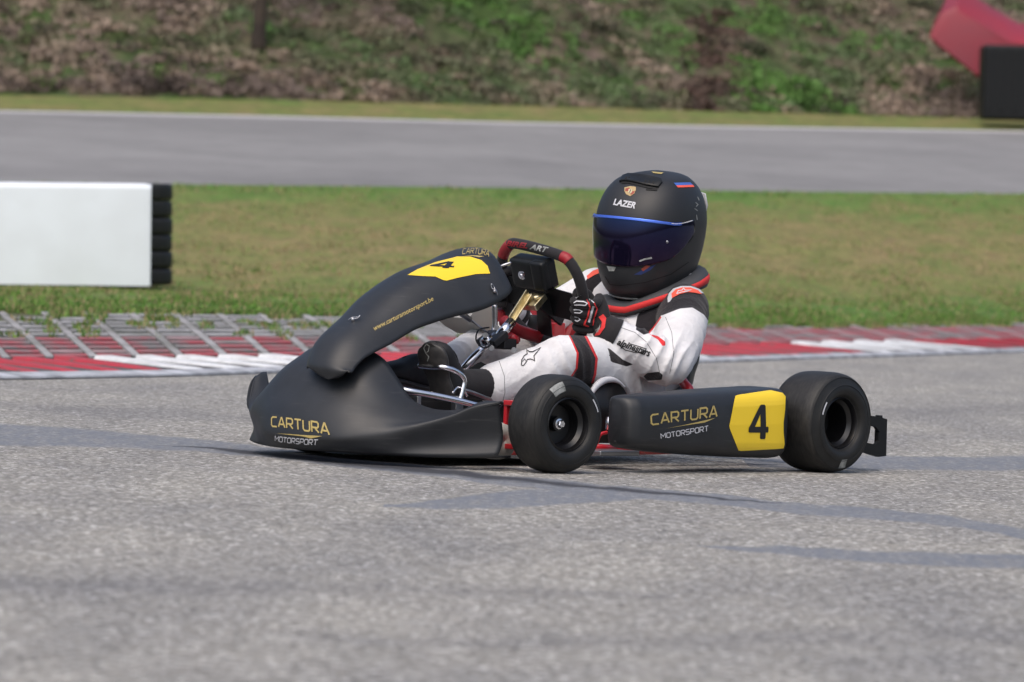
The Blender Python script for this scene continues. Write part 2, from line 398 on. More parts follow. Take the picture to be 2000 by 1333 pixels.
fb1 = band(n, l, X, Y, [(-1.2, 9.9, .1), (-.5, 10.1, .35), (-.1, 10.3, .25), (.3, 10.35, .1)], wob, .9); fb2 = band(n, l, X, Y, [(-.3, 9.0, .05), (.1, 9.15, .22), (.5, 9.5, .3), (1.2, 9.9, .3)], wob, .9); fb3 = band(n, l, X, Y, [(-2.2, 18.5, .5), (-.5, 18.0, .7), (1., 20., .9), (2.4, 23., .9)], wob, .9)
c3 = nmix(n, l, nmath(n, l, 'MULTIPLY', nmath(n, l, 'MAXIMUM', nmath(n, l, 'MAXIMUM', fb1, fb2), fb3), .32), c3.outputs[2], (.10, .10, .11))
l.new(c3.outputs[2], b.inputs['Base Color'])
bp = n.new('ShaderNodeBump'); bp.inputs['Strength'].default_value = .5; bp.inputs['Distance'].default_value = .003
l.new(vo.outputs['Distance'], bp.inputs['Height']); l.new(bp.outputs[0], b.inputs['Normal'])

# kerb front edge on the track plane (photo points), then lines across the ground, each with its own distance
XS = [-9, -4, 0, 330, 540, 1000, 1330, 1600, 2000, 2300, 2600]
kerb_px = [(0, 742), (165, 740), (330, 737), (540, 730), (770, 725), (1000, 721), (1165, 716), (1330, 711), (1465, 707), (1600, 702), (1800, 696), (2000, 689)]
L1 = [ground(*p) for p in kerb_px]
d0 = (L1[0] - L1[2]).normalized(); d1 = (L1[-1] - L1[-3]).normalized()
L1 = [L1[0] + d0 * 12, L1[0] + d0 * 4] + L1 + [L1[-1] + d1 * 3, L1[-1] + d1 * 8]
N = len(L1)
mb = MB()
front = [Vector((p.x, p.y, 0)) for p in L1]
near = [Vector((-70 + 140 * i / (N - 1), -30, 0)) for i in range(N)]
rows = [[near[i].lerp(front[i], t) for i in range(N)] for t in (0, .5, .8, .9, .95, 1.)]
mb.grid(rows, smooth=False)
e0, e1 = front[0], front[-1]
mb.add([(-70, -30, 0), e0, (-70, 30, 0)], [(0, 1, 2)], smooth=False)
mb.add([(70, -30, 0), (70, 45, 0), e1], [(0, 1, 2)], smooth=False)
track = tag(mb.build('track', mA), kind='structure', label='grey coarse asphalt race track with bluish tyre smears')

pxs = [None, None] + [p[0] for p in kerb_px] + [None, None]
def line(ylist, dist):
    """ylist: photo height at px 0,1000,2000 ; dist: distance at the same three"""
    out = []
    for i in range(2, N - 2):
        x = pxs[i]; yy = np.interp(x, [0, 500, 1000, 1500, 2000], ylist); D = np.interp(x, [0, 1000, 2000], dist)
        out.append(at(x, yy, D))
    a = (out[0] - out[2]); a.z *= .1; a.normalize(); c = (out[-1] - out[-3]); c.z *= .1; c.normalize()
    return [out[0] + a * 30, out[0] + a * 5] + out + [out[-1] + c * 5, out[-1] + c * 30]
LK = []   # kerb / paver boundary
fr_ = [front[i] for i in range(N)]
LA = line([703, 698, 690, 672, 664], [22.4, 25.6, 32.9])     # back of the ribbed kerb
LB = line([612, 617, 626, 640, 634], [24.2, 28.0, 34.6])   # grass begins
LM = line([560, 562, 566, 572, 572], [31, 33, 37.])
LN = line([468, 470, 473, 476, 478], [36, 37.5, 41.])
LC = line([356, 362, 367, 374, 379], [41, 43, 46.])           # far road near edge
LD = line([216, 226, 239, 248, 256], [50, 51, 53.])
LE = line([186, 195, 206, 220, 233], [52, 53, 55.])
def fix_ends(L_):
    for i in (0, 1):
        L_[i] = L_[2] + (front[i] - front[2]) * (1.0) + Vector((0, 0, 0))
    for i in (N - 2, N - 1): L_[i] = L_[N - 3] + (front[i] - front[N - 3])
for q in (LA, LB): fix_ends(q)
def loft(lines, name, m, sub=8, kind='structure', label=None, disp=None, nx=6):
    mb = MB(); rows = []
    for k in range(len(lines) - 1):
        for t in range(sub + (k == len(lines) - 2)):
            f = t / sub; row = []
            for i in range(N - 1):
                for j in range(nx + (i == N - 2)):
                    g = j / nx
                    a = lines[k][i].lerp(lines[k][min(i + 1, N - 1)], g); c = lines[k + 1][i].lerp(lines[k + 1][min(i + 1, N - 1)], g)
                    p = a.lerp(c, f)
                    if disp: p = p + Vector((0, 0, disp(p, k + f)))
                    row.append(p)
            rows.append(row)
    mb.grid(rows)
    o = mb.build(name, m); uv = o.data.uv_layers.new(name='UVMap')
    nr, nc = len(rows), len(rows[0]); acc = [0.]
    for j in range(1, nc): acc.append(acc[-1] + (rows[0][j] - rows[0][j - 1]).length)
    co = np.zeros((nr * nc, 2))
    for i in range(nr):
        for j in range(nc): co[i * nc + j] = (acc[j], (rows[i][j] - rows[0][j]).length)
    li = np.zeros(len(o.data.loops), int); o.data.loops.foreach_get('vertex_index', li)
    uv.data.foreach_set('uv', co[li].ravel())
    tag(o, kind=kind, label=label)
    return o
# painted kerb: base slab, teeth geometry and the paver strip behind
mK, n, l, b = node_mat('kerb_paint', .7)
tc = n.new('ShaderNodeTexCoord'); sx = n.new('ShaderNodeSeparateXYZ'); l.new(tc.outputs['UV'], sx.inputs[0]); U_, W_ = sx.outputs[0], sx.outputs[1]
# blocks: along the kerb 4.2 m period, red for the first 2.3, slanted ends
us = nmath(n, l, 'SUBTRACT', U_, nmath(n, l, 'MULTIPLY', W_, -.25))
atu = n.new('ShaderNodeAttribute'); atu.attribute_name = 'paint'
msk = n.new('ShaderNodeMath'); msk.operation = 'GREATER_THAN'; msk.inputs[1].default_value = .5
l.new(atu.outputs['Fac'], msk.inputs[0])
wear = nnoise(n, l, tc.outputs['Object'], 9, 6, .2)
redc = nramp(n, l, wear.outputs[0], [(.28, (.14, .10, .10)), (.38, (.33, .05, .06)), (.6, (.44, .035, .055))])
whc = nramp(n, l, wear.outputs[0], [(.24, (.2, .2, .2)), (.34, (.50, .51, .52)), (.62, (.70, .72, .73))])
kc = nmix(n, l, msk.outputs[0], redc.outputs[0], whc.outputs[0]); l.new(kc.outputs[2], b.inputs['Base Color'])
mConc = mat('concrete', (.10, .097, .097), .85, var=(5, (.06, .058, .058)), bump=(60, .4, .004))
mP, n, l, b = node_mat('paver_paint', .85)
tc = n.new('ShaderNodeTexCoord')
at_ = n.new('ShaderNodeAttribute'); at_.attribute_name = 'paint'
wear = nnoise(n, l, tc.outputs['Object'], 5, 6, .3)
rp = nramp(n, l, wear.outputs[0], [(.38, (.19, .175, .175)), (.5, (.30, .11, .12)), (.62, (.36, .07, .085))])
gp = nramp(n, l, wear.outputs[0], [(.35, (.18, .18, .17)), (.6, (.34, .335, .34))])
kc = nmix(n, l, at_.outputs['Fac'], gp.outputs[0], rp.outputs[0]); l.new(kc.outputs[2], b.inputs['Base Color'])
mSoil = mat('soil', (.085, .085, .05), .95, var=(6, (.06, .09, .025)), bump=(20, .6, .02))
PXE = [-5400, -1700] + [p[0] for p in kerb_px] + [3100, 5000]
def lp(L_, px):
    return Vector([float(np.interp(px, PXE, [p[k] for p in L_])) for k in range(3)])
def K(px, w_, back=None, base=None):
    return lp(base or front, px).lerp(lp(back or LA, px), w_)
def settle(L_, dz):
    return [p + Vector((0, 0, dz)) for p in L_]
# base slab of the kerb
kb = loft([settle(front, .004), [p + Vector((0, 0, .012)) for p in [front[i].lerp(LA[i], .12) for i in range(N)]], LA], 'kerb_base', mConc, sub=4, label='worn concrete base of the track kerb')
pv = loft([LA, LB], 'paver_bed', mSoil, sub=6, label='earth bed under the perforated pavers behind the kerb')
def set_paint(o, vals):
    a = o.data.attributes.new('paint', 'FLOAT', 'POINT'); a.data.foreach_set('value', vals)
mb = MB(); pa = []
rnd = random.Random(3)
x = -2820
while x < 3300:
    wpx = 80 if x < 1000 else 60
    a, c = x, x + wpx * .52
    wht = any(p <= x - 200 + wpx * .5 < q for p, q in ((-2400, -2000), (-1500, -1100), (-640, -260), (168, 560), (930, 1240), (1517, 1804), (2200, 2500), (2900, 3200)))
    h = .007; rows = []
    for t in np.linspace(0, 1, 7):
        w_ = .13 + .85 * t; sh = -200 * t
        p0, p1 = K(a + sh, w_), K(c + sh, w_)
        p2, p3 = K(a + sh + 6, w_), K(c + sh - 6, w_)
        hh = Vector((0, 0, h * min(1, t * 6 + .15) * (1 + .1 * rnd.random()) + .008))
        rows.append([p0 + Vector((0, 0, -.01)), p2 + hh, p3 + hh, p1 + Vector((0, 0, -.01))])
    mb.grid(rows, cap=True, smooth=False); pa += [1. if wht else 0.] * (len(rows) * 4)
    x += wpx
kt = mb.build('kerb', mK); set_paint(kt, pa); tag(kt, kind='structure', label='ribbed red and white racing kerb')
# grey white edging along the track
mb = MB(); rows = []
for x in np.arange(-1500, 3000, 60):
    rows.append([K(x, 0) + Vector((0, 0, -.01)), K(x, .01) + Vector((0, 0, .012)), K(x, .11) + Vector((0, 0, .02)), K(x, .135) + Vector((0, 0, -.0))])
mb.grid(rows, smooth=False)
ed = mb.build('kerb_edging', mat('edge_paint', (.50, .52, .56), .7, var=(9, (.26, .27, .29)))); tag(ed, kind='structure', label='worn white edging line in front of the kerb')
# pavers
mb = MB(); pa = []
def bar(P0, P1, P2, P3, h, paint):
    z = Vector((0, 0, h)); vs = [P0, P1, P2, P3, P0 + z, P1 + z, P2 + z, P3 + z]
    mb.add(vs, [(4, 5, 6, 7), (0, 1, 5, 4), (1, 2, 6, 5), (2, 3, 7, 6), (3, 0, 4, 7)], smooth=False); pa.extend([paint] * 8)
x = -2800
KP = lambda px, w_: K(px, w_, LB, LA)
while x < 3200:
    sp = 85 if x < 1100 else 64; left = x < 1200
    lim = .44 if left else .8
    for k in range(8):   # joint bar running away from the track
        t0, t1 = k / 8, (k + 1) / 8
        bar(KP(x - 98 * t0, t0), KP(x - 98 * t0 + 15, t0), KP(x - 98 * t1 + 15, t1), KP(x - 98 * t1, t1), .008 + rnd.random() * .003, 0. if left else (.55 if t0 < lim else .1))
    nb = 11
    for k in range(nb):
        t0, t1 = (k + .1) / nb, (k + .62) / nb
        if not left: t1 = (k + .8) / nb
        if t0 > .75 and rnd.random() < .35: continue
        bar(KP(x - 98 * t0 + 18, t0), KP(x - 98 * t0 + sp - 3, t0), KP(x - 98 * t1 + sp - 3, t1), KP(x - 98 * t1 + 18, t1), .007 + rnd.random() * .004, (1. if t0 < lim else 0.) * (1 if rnd.random() > .15 else .4))
    x += sp
pb = mb.build('pavers', mP); set_paint(pb, pa); tag(pb, kind='structure', label='perforated concrete pavers partly painted red behind the kerb')

# grass and far road
mG, n, l, b = node_mat('grass_ground', .95)
tc = n.new('ShaderNodeTexCoord'); O = tc.outputs['Object']; V2 = nmapping(n, l, O, (1.0, .55, 1))
g1 = nnoise(n, l, V2, .55, 6, .4); g2 = nnoise(n, l, V2, 9, 5, .2, .7); g3 = nnoise(n, l, nmapping(n, l, O, (1, .4, 1)), 2.6, 4, .4)
pat = n.new('ShaderNodeAttribute'); pat.attribute_name = 'paint'
mixv = nmath(n, l, 'ADD', nmath(n, l, 'MULTIPLY', pat.outputs['Fac'], .75), nmath(n, l, 'SUBTRACT', nmath(n, l, 'MULTIPLY', g3.outputs[0], 1.3), .45))
gc = nramp(n, l, mixv, [(.0, (.25, .175, .095)), (.3, (.20, .172, .07)), (.55, (.15, .165, .05)), (.85, (.10, .17, .035)), (1., (.075, .15, .025))])
fv = nramp(n, l, g2.outputs[0], [(.3, (.62, .62, .62)), (.7, (1.3, 1.3, 1.25))])
gx = nmix(n, l, 1., gc.outputs[0], fv.outputs[0], 'MULTIPLY'); l.new(gx.outputs[2], b.inputs['Base Color'])
bp = n.new('ShaderNodeBump'); bp.inputs['Strength'].default_value = .6; bp.inputs['Distance'].default_value = .04
l.new(g2.outputs[0], bp.inputs['Height']); l.new(bp.outputs[0], b.inputs['Normal'])
def gdisp(p, k):
    return .03 * noise.noise(Vector((p.x * .9, p.y * .5, 1.7)))
ga = loft([LB, LM, LN, LC], 'grass', mG, sub=12, label='grass infield between the kerb and the far road', nx=6, disp=lambda p, k: gdisp(p, k) * min(1, k * 4) * min(1, (3 - k) * 4))
vals = []
rows_n = 12 * 3 + 1; cols_n = len(ga.data.vertices) // rows_n
prof = [(0, 1.05), (.35, 1.0), (.8, .62), (1.1, .45), (1.5, .28), (2.0, .22), (2.5, .42), (2.8, .75), (3, .9)]
for i in range(rows_n):
    k = i / 12; pvv = np.interp(k, [a for a, _ in prof], [c for _, c in prof])
    vals += [pvv] * cols_n
set_paint(ga, vals)
mR, n, l, b = node_mat('far_asphalt', .85)
tc = n.new('ShaderNodeTexCoord'); O = tc.outputs['Object']
a1 = nnoise(n, l, nmapping(n, l, O, (.35, .5, 1)), 1.2, 6, .5); a2 = nnoise(n, l, nmapping(n, l, O, (.3, 1, 1)), 14, 4)
c1 = nramp(n, l, a1.outputs[0], [(.3, (.172, .170, .170)), (.7, (.245, .242, .240))]); c2 = nramp(n, l, a2.outputs[0], [(.3, (.85,) * 3), (.7, (1.1,) * 3)])
cx = nmix(n, l, 1., c1.outputs[0], c2.outputs[0], 'MULTIPLY'); l.new(cx.outputs[2], b.inputs['Base Color'])
LC2 = [LC[i].lerp(LD[i], .965) + Vector((0, 0, .0)) for i in range(N)]
rd = loft([LC, LC2], 'far_road', mR, sub=6, label='smooth grey asphalt road beyond the grass infield')
el = loft([LC2, LD], 'road_edge_line', mat('pale_line', (.42, .41, .42), .8), sub=2, label='pale concrete strip along the far side of the road')
vg = loft([LD, LE], 'grass_verge', mG, sub=4, label='narrow grass verge at the foot of the embankment'); set_paint(vg, [.42] * len(vg.data.vertices))
# embankment
mE, n, l, b = node_mat('embankment_soil', .95)
tc = n.new('ShaderNodeTexCoord'); O = tc.outputs['Object']
e1 = nnoise(n, l, O, .9, 6, .6); e2 = nnoise(n, l, O, 7, 6, .2)
c1 = nramp(n, l, e1.outputs[0], [(.32, (.13, .095, .08)), (.45, (.085, .075, .045)), (.55, (.05, .08, .025)), (.7, (.055, .10, .02))])
c2 = nramp(n, l, e2.outputs[0], [(.3, (.5,) * 3), (.7, (1.35,) * 3)])
cx = nmix(n, l, 1., c1.outputs[0], c2.outputs[0], 'MULTIPLY'); l.new(cx.outputs[2], b.inputs['Base Color'])
LF = [p + Vector((0, 9, 4.6)) for p in LE]; LG = [p + Vector((0, 24, 7.0)) for p in LE]; LH = [p + Vector((0, 320, 8.)) for p in LE]
def edisp(p, k):
    a = min(1, k * 3)
    return a * (.55 * noise.noise(Vector((p.x * .5, p.y * .4, 3))) + .22 * noise.noise(Vector((p.x * 1.6, p.y * 1.3, 8))) + .09 * noise.noise(Vector((p.x * 4, p.y * 3, 2))))
eb = loft([LE, LF, LG, LH], 'embankment', mE, sub=36, nx=16, label='rough earth embankment rising behind the far road', disp=edisp)
ebt = bvh(eb)
# undergrowth: leaf clumps in many tones
def leaf_mass(name, spots, n_per, size, rad, palettes, seed, label, flat=.6):
    rs = np.random.RandomState(seed); V = []; Cc = []
    for (p, s, pi) in spots:
        m_ = int(n_per * s * s) + 6
        base = np.array(pi if isinstance(pi, tuple) else palettes[pi])
        u = rs.normal(size=(m_, 3)); u /= np.linalg.norm(u, axis=1)[:, None]; u[:, 2] = np.abs(u[:, 2])
        rr = (.55 + .45 * rs.rand(m_, 1)); c = np.array(p) + u * rr * rad * s * np.array([1, 1, flat])
        a = rs.normal(size=(m_, 3)); a /= np.linalg.norm(a, axis=1)[:, None]; bq = np.cross(a, rs.normal(size=(m_, 3))); bq /= np.linalg.norm(bq, axis=1)[:, None] + 1e-9
        sz = size * (.6 + .8 * rs.rand(m_, 1)); a *= sz; bq *= sz * .45
        q = np.stack([c - a, c + bq, c + a, c - bq], 1).reshape(-1, 3); V.append(q)
        cc = base * (.82 + .36 * rs.rand(m_, 1)); Cc.append(np.repeat(cc, 4, 0))
    V = np.concatenate(V); Cc = np.clip(np.concatenate(Cc), 0, 1); nf = len(V) // 4
    me = bpy.data.meshes.new(name); me.vertices.add(len(V)); me.vertices.foreach_set('co', V.ravel())
    me.loops.add(len(V)); me.loops.foreach_set('vertex_index', np.arange(len(V)))
    me.polygons.add(nf); me.polygons.foreach_set('loop_start', np.arange(nf) * 4); me.polygons.foreach_set('loop_total', np.full(nf, 4))
    me.update(); a = me.color_attributes.new('leaf', 'FLOAT_COLOR', 'POINT'); a.data.foreach_set('color', np.concatenate([Cc, np.ones((len(Cc), 1))], 1).ravel())
    me.materials.append(MLEAF); o = link(name, me); tag(o, label=label, kind='stuff'); return o
MLEAF, n, l, b = node_mat('leaf', .8)
a_ = n.new('ShaderNodeAttribute'); a_.attribute_name = 'leaf'; l.new(a_.outputs['Color'], b.inputs['Base Color'])
PAL = [(.085, .135, .04), (.07, .10, .042), (.14, .14, .07), (.22, .17, .125), (.17, .128, .11), (.055, .058, .04), (.27, .21, .16), (.095, .058, .046), (.075, .18, .03)]
spots = []
rs = random.Random(11)
for i in range(7000):
    x = rs.uniform(-7, 7); y = float(np.interp(x, [-5, 0, 5], [52.1, 53.1, 55.1])) + 9 * rs.random() ** 1.7
    h = ebt.ray_cast(Vector((x, y, 30)), Vector((0, 0, -1)))
    if h[0] is None or h[0].z < 1.2: continue
    xx = x * .5 + h[0].z * 1.1     # patches run slanting down the slope
    f = noise.noise(Vector((xx * 1.7, x * .6, 5))) + .6 * noise.noise(Vector((xx * 3.6, x * 1.6, 2))); g = noise.noise(Vector((xx * 3.4, x * 2.0, 9)))
    gr = f + .30 * math.exp(-((x + .1 + (h[0].z - 2) * .5) / .8) ** 2) + .16 * math.exp(-((x - 2.7) / 1.4) ** 2) - .32 * min(1, max(0, (-.9 - x) / 1.5))
    gr += rs.uniform(-.07, .07)
    cols = [(.18, .14, .12), (.33, .255, .20), (.24, .20, .145), (.145, .155, .09), (.115, .165, .075), (.105, .215, .05)]
    pi = tuple(float(np.interp(gr, [-.55, -.25, -.06, .1, .3, .55], [c[k_] for c in cols])) for k_ in range(3))
    if g < -.2: pi = tuple(c * (1 - min(.6, (-.2 - g) * 3.)) for c in pi)
    if rs.random() < .12: pi = rs.choice([(.24, .19, .14), (.07, .065, .045), (.10, .13, .05)])
    if abs(x - 1.75 + (h[0].z - 2.0) * -.1) < .2 and h[0].z < 2.7: pi = rs.choice([(.095, .058, .046), (.13, .09, .07), (.07, .05, .04)])
    s = rs.uniform(.35, 1.0) * (1.0 + .4 * max(0, -g))
    spots.append((h[0] + Vector((0, 0, -.04)), s, pi))
leaf_mass('undergrowth', spots, 70, .03, .17, PAL, 5, 'heather, bracken and grass tufts covering the embankment')
# grass tufts
GP = [(.10, .21, .035), (.14, .22, .05), (.20, .20, .085), (.28, .215, .12), (.07, .14, .03)]
def blades(name, pts_, hgt, seed, label):
    rs = np.random.RandomState(seed); V = []; Cc = []; P = np.array([p for p, _, _ in pts_]); S = np.array([s for _, s, _ in pts_]); G = np.array([GP[g] for _, _, g in pts_])
    m_ = len(P); ang = rs.rand(m_) * 6.28; d = np.stack([np.cos(ang), np.sin(ang), np.zeros(m_)], 1) * (.004 + .006 * rs.rand(m_))[:, None]
    lean = rs.normal(size=(m_, 3)) * .35; lean[:, 2] = 1; tip = P + lean * (hgt * S)[:, None]
    V = np.stack([P - d, P + d, tip], 1).reshape(-1, 3); Cc = np.repeat(G * (.75 + .5 * rs.rand(m_, 1)), 3, 0)
    me = bpy.data.meshes.new(name); me.vertices.add(len(V)); me.vertices.foreach_set('co', V.ravel()); me.loops.add(len(V)); me.loops.foreach_set('vertex_index', np.arange(len(V)))
    me.polygons.add(m_); me.polygons.foreach_set('loop_start', np.arange(m_) * 3); me.polygons.foreach_set('loop_total', np.full(m_, 3)); me.update()
    a = me.color_attributes.new('leaf', 'FLOAT_COLOR', 'POINT'); a.data.foreach_set('color', np.concatenate([Cc, np.ones((len(Cc), 1))], 1).ravel())
    me.materials.append(MLEAF); tag(link(name, me), label=label, kind='stuff')
gt = bvh(ga, pv)
pts_ = []
rs = random.Random(8)
for i in range(70000):
    px = rs.uniform(-200, 2200); q = rs.random() ** 2.2 * 3
    k = int(q); A, Bq = (LB, LM, LN, LC)[k], (LB, LM, LN, LC)[min(k + 1, 3)]
    p = lp(A, px).lerp(lp(Bq, px), q - k); cl = noise.noise(Vector((p.x * 2.2, p.y * 1.1, 0)))
    if cl < -.1 and rs.random() < .7: continue
    h = gt.ray_cast(p + Vector((0, 0, 2)), Vector((0, 0, -1)))
    if h[0] is None: continue
    gr = np.interp(q, [0, .7, 1.2, 2.2, 2.7, 3], [1, .7, .35, .2, .5, .85])
    g = rs.choice([0, 1, 4, 0]) if rs.random() < gr * .8 else rs.choice([2, 3, 3])
    pts_.append((tuple(h[0]), rs.uniform(.4, 1) * (1 + 1.2 * max(0, cl)) * (.55 + .5 * gr), g))
blades('grass_blades', pts_, .024, 2, 'loose grass blades standing on the infield')
pts_ = []
for i in range(26000):
    px = rs.uniform(-300, 2300); w_ = .3 + .75 * rs.random() ** .6
    if px > 1350 and w_ < .75: continue
    p = KP(px, w_); cl = noise.noise(Vector((px * .021 + w_ * 2, w_ * 5., 0)))
    if cl < .12 - .35 * (w_ - .8) - (.25 if w_ > .97 else 0): continue
    pts_.append((tuple(p + Vector((0, 0, .0))), rs.uniform(.5, 1.1), rs.choice([0, 1, 2, 4, 3])))
blades('grass_in_pavers', pts_, .034, 3, 'grass growing through the holes of the pavers')

mb = MB(); mb.grid([[(-400 + 800 * i / 8, -60 + 760 * j / 8, -.06) for i in range(9)] for j in range(9)], smooth=False)
gd = tag(mb.build('ground', mG), kind='structure', label='wide grass ground around the track'); set_paint(gd, [.5] * len(gd.data.vertices))

# ------------------------------------------------------------------ barriers, tyres, tree
def place(name, label, cat, loc, rz=0., ry=0., group=None):
    o = bpy.data.objects.new(name, None); o.empty_display_size = .2; col.objects.link(o); o.location = loc; o.rotation_euler = (0, ry, rz)
    return tag(o, label, cat, group)
YB = 31.0; pm = FPX / YB
base = at(291, 559, YB); gz = gt.ray_cast(base + Vector((0, 0, 3)), Vector((0, 0, -1)))[0]
H_ = 200 / pm; tilt = .030
# long white block: front face toward the track
wb = MB(); Lb = 1.6; rr_ = .035
sec = []
for k in range(5): q = math.pi / 2 * k / 4; sec.append((-.21 + rr_ - rr_ * math.cos(q), H_ - rr_ + rr_ * math.sin(q)))
for k in range(5): q = math.pi / 2 * k / 4; sec.append((.21 - rr_ + rr_ * math.sin(q), H_ - rr_ + rr_ * math.cos(q)))
sec = [(-.21, 0.0)] + sec + [(.21, 0.0)]
rows = []
for t in np.linspace(0, 1, 40):
    xx = -Lb + Lb * t; ins = max(0, (xx + .03)) ** 2 / .03 * .6
    rows.append([(xx, a * (1 - ins), c0 - ins * .3 * (c0 > .2) + .002 * noise.noise(Vector((xx * 4, a * 3, c0 * 4)))) for a, c0 in sec])
wb.grid(rows, closev=True, cap=True)
wbo = wb.build('barrier_block', 'white', None, auto=50)
wbo.location = (base.x, base.y + .21, base.z); wbo.rotation_euler = (0, -tilt, R(1.5))
tag(wbo, 'long white plastic barrier block on the grass at the left edge', 'barrier')
# stack of small tyres against its end
def ring_tyre(name, label, loc, rad, hh, parent=None, group=None):
    mb = MB(); pr = [(rad * .55, -hh * .40), (rad * .62, -hh * .5), (rad * .93, -hh * .5), (rad * .975, -hh * .44), (rad * .99, -hh * .3), (rad * .985, 0), (rad * .985, hh * .2), (rad * .975, hh * .34), (rad * .95, hh * .46), (rad * .90, hh * .5), (rad * .62, hh * .5), (rad * .55, hh * .40)]
    mb.lathe(pr, (0, 0, 0), (0, 0, 1), 40)
    o = mb.build(name, 'rubber'); o.location = loc; o.rotation_euler = (0, -tilt, random.random()); return tag(o, label, 'tyre', group)
nT = 6; th = H_ / nT
for k in range(nT):
    rad = .19
    c0 = at(338, 361 + 198 / nT * (k + .5), YB + .26); z0 = c0 - Vector((rad, 0, 0))
    nm = ['topmost', 'second from the top', 'third from the top', 'fourth from the top', 'fifth from the top', 'bottom'][k]
    ring_tyre('tyre', f'{nm} black tyre in the stack beside the white barrier block', (z0.x, YB + .26, z0.z), rad * (1 - .012 * (k % 2)), th * .98, group='tyres stacked at the end of the white barrier')
# red block leaning on the bank and black block in front of it, far right
YR = 54.6; pm2 = FPX / YR
P = [at(*p, YR) for p in ((1868, 12), (1838, 28), (1815, 72), (1822, 82), (1916, 156), (1965, 160), (2040, 150), (2060, 90), (1978, 78))]
mb = MB(); dep = Vector((.08, .42, .18)); n_ = len(P); cen = sum(P, Vector()) / n_
rows = []
for sc_, dd in ((.90, -.07), (1, 0), (1, 1), (.93, 1.04)):
    rows.append([cen + (p - cen) * sc_ + dep * dd for p in P])
mb.grid(rows, closev=True, cap=True)
rb = mb.build('barrier_block', 'redblock', None, auto=32); tag(rb, 'red plastic barrier block tilted up on the embankment', 'barrier')
YK = 53.2; q0 = at(1918, 229, YK); q1 = at(1918, 83, YK); hb = (q1 - q0).length
mb = MB(); mb.box((.55, .25, hb / 2 - .02), (1.1, .5, hb), bev=.045)
for k in range(9): mb.box((.06 + .12 * k, -.004, hb / 2), (.05, .02, hb * .82), bev=.006)
bb = mb.build('barrier_block', 'plastic2', None); bb.location = q0; bb.rotation_euler = (0, -.02, 0)
tag(bb, 'tall black barrier block standing at the roadside by the right edge', 'barrier')
# tree on the bank: only the lowest part of the trunk is in view
_o = C0; _d = ray(506, 78).normalized(); tb = ebt.ray_cast(_o, _d)[0] + Vector((0, -.12, .05)); hh = ebt.ray_cast(Vector((tb.x, tb.y, 30)), Vector((0, 0, -1)))[0]
tr = place('tree', 'thin dark tree trunk growing on the embankment at the top edge', 'tree', (tb.x, tb.y, min(tb.z, hh.z) - .05))
mb = MB(); mb.tube([(0, 0, 0), (.01, .02, 1.), (-.02, .05, 2.5), (.05, .1, 4.5), (.02, .0, 6.5)], [.075, .052, .045, .035, .02], 14)
for k in range(9):
    a = k * 2.4; z = 2.6 + k * .42
    mb.tube([(0, .03, z), (math.cos(a) * .5, math.sin(a) * .5, z + .35), (math.cos(a) * 1.1, math.sin(a) * 1.1, z + .5)], [.022, .014, .006], 8)
mb.build('trunk', 'wood', tr)
sp = [((math.cos(i * 2.4) * (.4 + .9 * random.random()), math.sin(i * 2.4) * (.4 + .9 * random.random()), 3.0 + 4.2 * random.random()), random.uniform(.7, 1.3), random.choice([0, 1, 2])) for i in range(60)]
cr_ = leaf_mass('crown', sp, 70, .07, .42, PAL, 7, None, flat=.8); cr_.parent = tr
del cr_['kind']

# ================================================================== the kart (local axes: x forward, y to the driver's left, z up)
kart = place('racing_kart', 'matt black racing kart number 4 with yellow number stickers driving on the track', 'kart', (KX, KY, 0), KT + math.pi)
# ---- nose
ST = [
 (0.0,  [(.385, .032), (.398, .05), (.401, .075), (.376, .138), (.328, .198), (.278, .252), (.200, .300)]),
 (.07,  [(.382, .032), (.395, .05), (.398, .075), (.372, .138), (.324, .196), (.274, .250), (.196, .297)]),
 (.12,  [(.372, .032), (.385, .05), (.390, .075), (.362, .136), (.315, .188), (.265, .236), (.190, .274)]),
 (.16,  [(.360, .032), (.372, .05), (.378, .075), (.348, .130), (.302, .172), (.252, .205), (.180, .228)]),
 (.21,  [(.335, .032), (.345, .05), (.350, .082), (.320, .123), (.284, .148), (.240, .166), (.178, .178)]),
 (.26,  [(.308, .032), (.313, .05), (.318, .090), (.292, .118), (.262, .136), (.222, .150), (.166, .157)]),
 (.33,  [(.268, .032), (.262, .06), (.278, .108), (.258, .124), (.234, .136), (.205, .146), (.160, .153)]),
 (.40,  [(.222, .034), (.208, .07), (.226, .134), (.214, .145), (.196, .153), (.174, .160), (.143, .164)]),
 (.45,  [(.180, .036), (.163, .08), (.186, .160), (.180, .169), (.170, .176), (.158, .182), (.136, .185)]),
 (.50,  [(.138, .040), (.122, .09), (.143, .176), (.141, .182), (.137, .186), (.132, .186), (.124, .182)]),
]
def nose_pt(v, t, k=1):
    s = abs(v); xs = [a for a, _ in ST]; row = [np.array(crv(xs, [r[j] for _, r in ST], s)) for j in range(7)]
    if v < 0:   # the hump sits a little off centre
        s2 = s - .10 * float(np.interp(s, [0, .10, .30, .46], [0, 1, 1, 0])); r2 = [np.array(crv(xs, [r[j] for _, r in ST], s2)) for j in range(7)]
        row = [row[j] * (1 - q) + r2[j] * q for j, q in enumerate((0, 0, .1, .6, 1, 1, 1))]
    p = crv([0, .12, .28, .46, .64, .82, 1.], row, t); return Vector((p[0], v, p[1]))
mb = MB(); rows = []
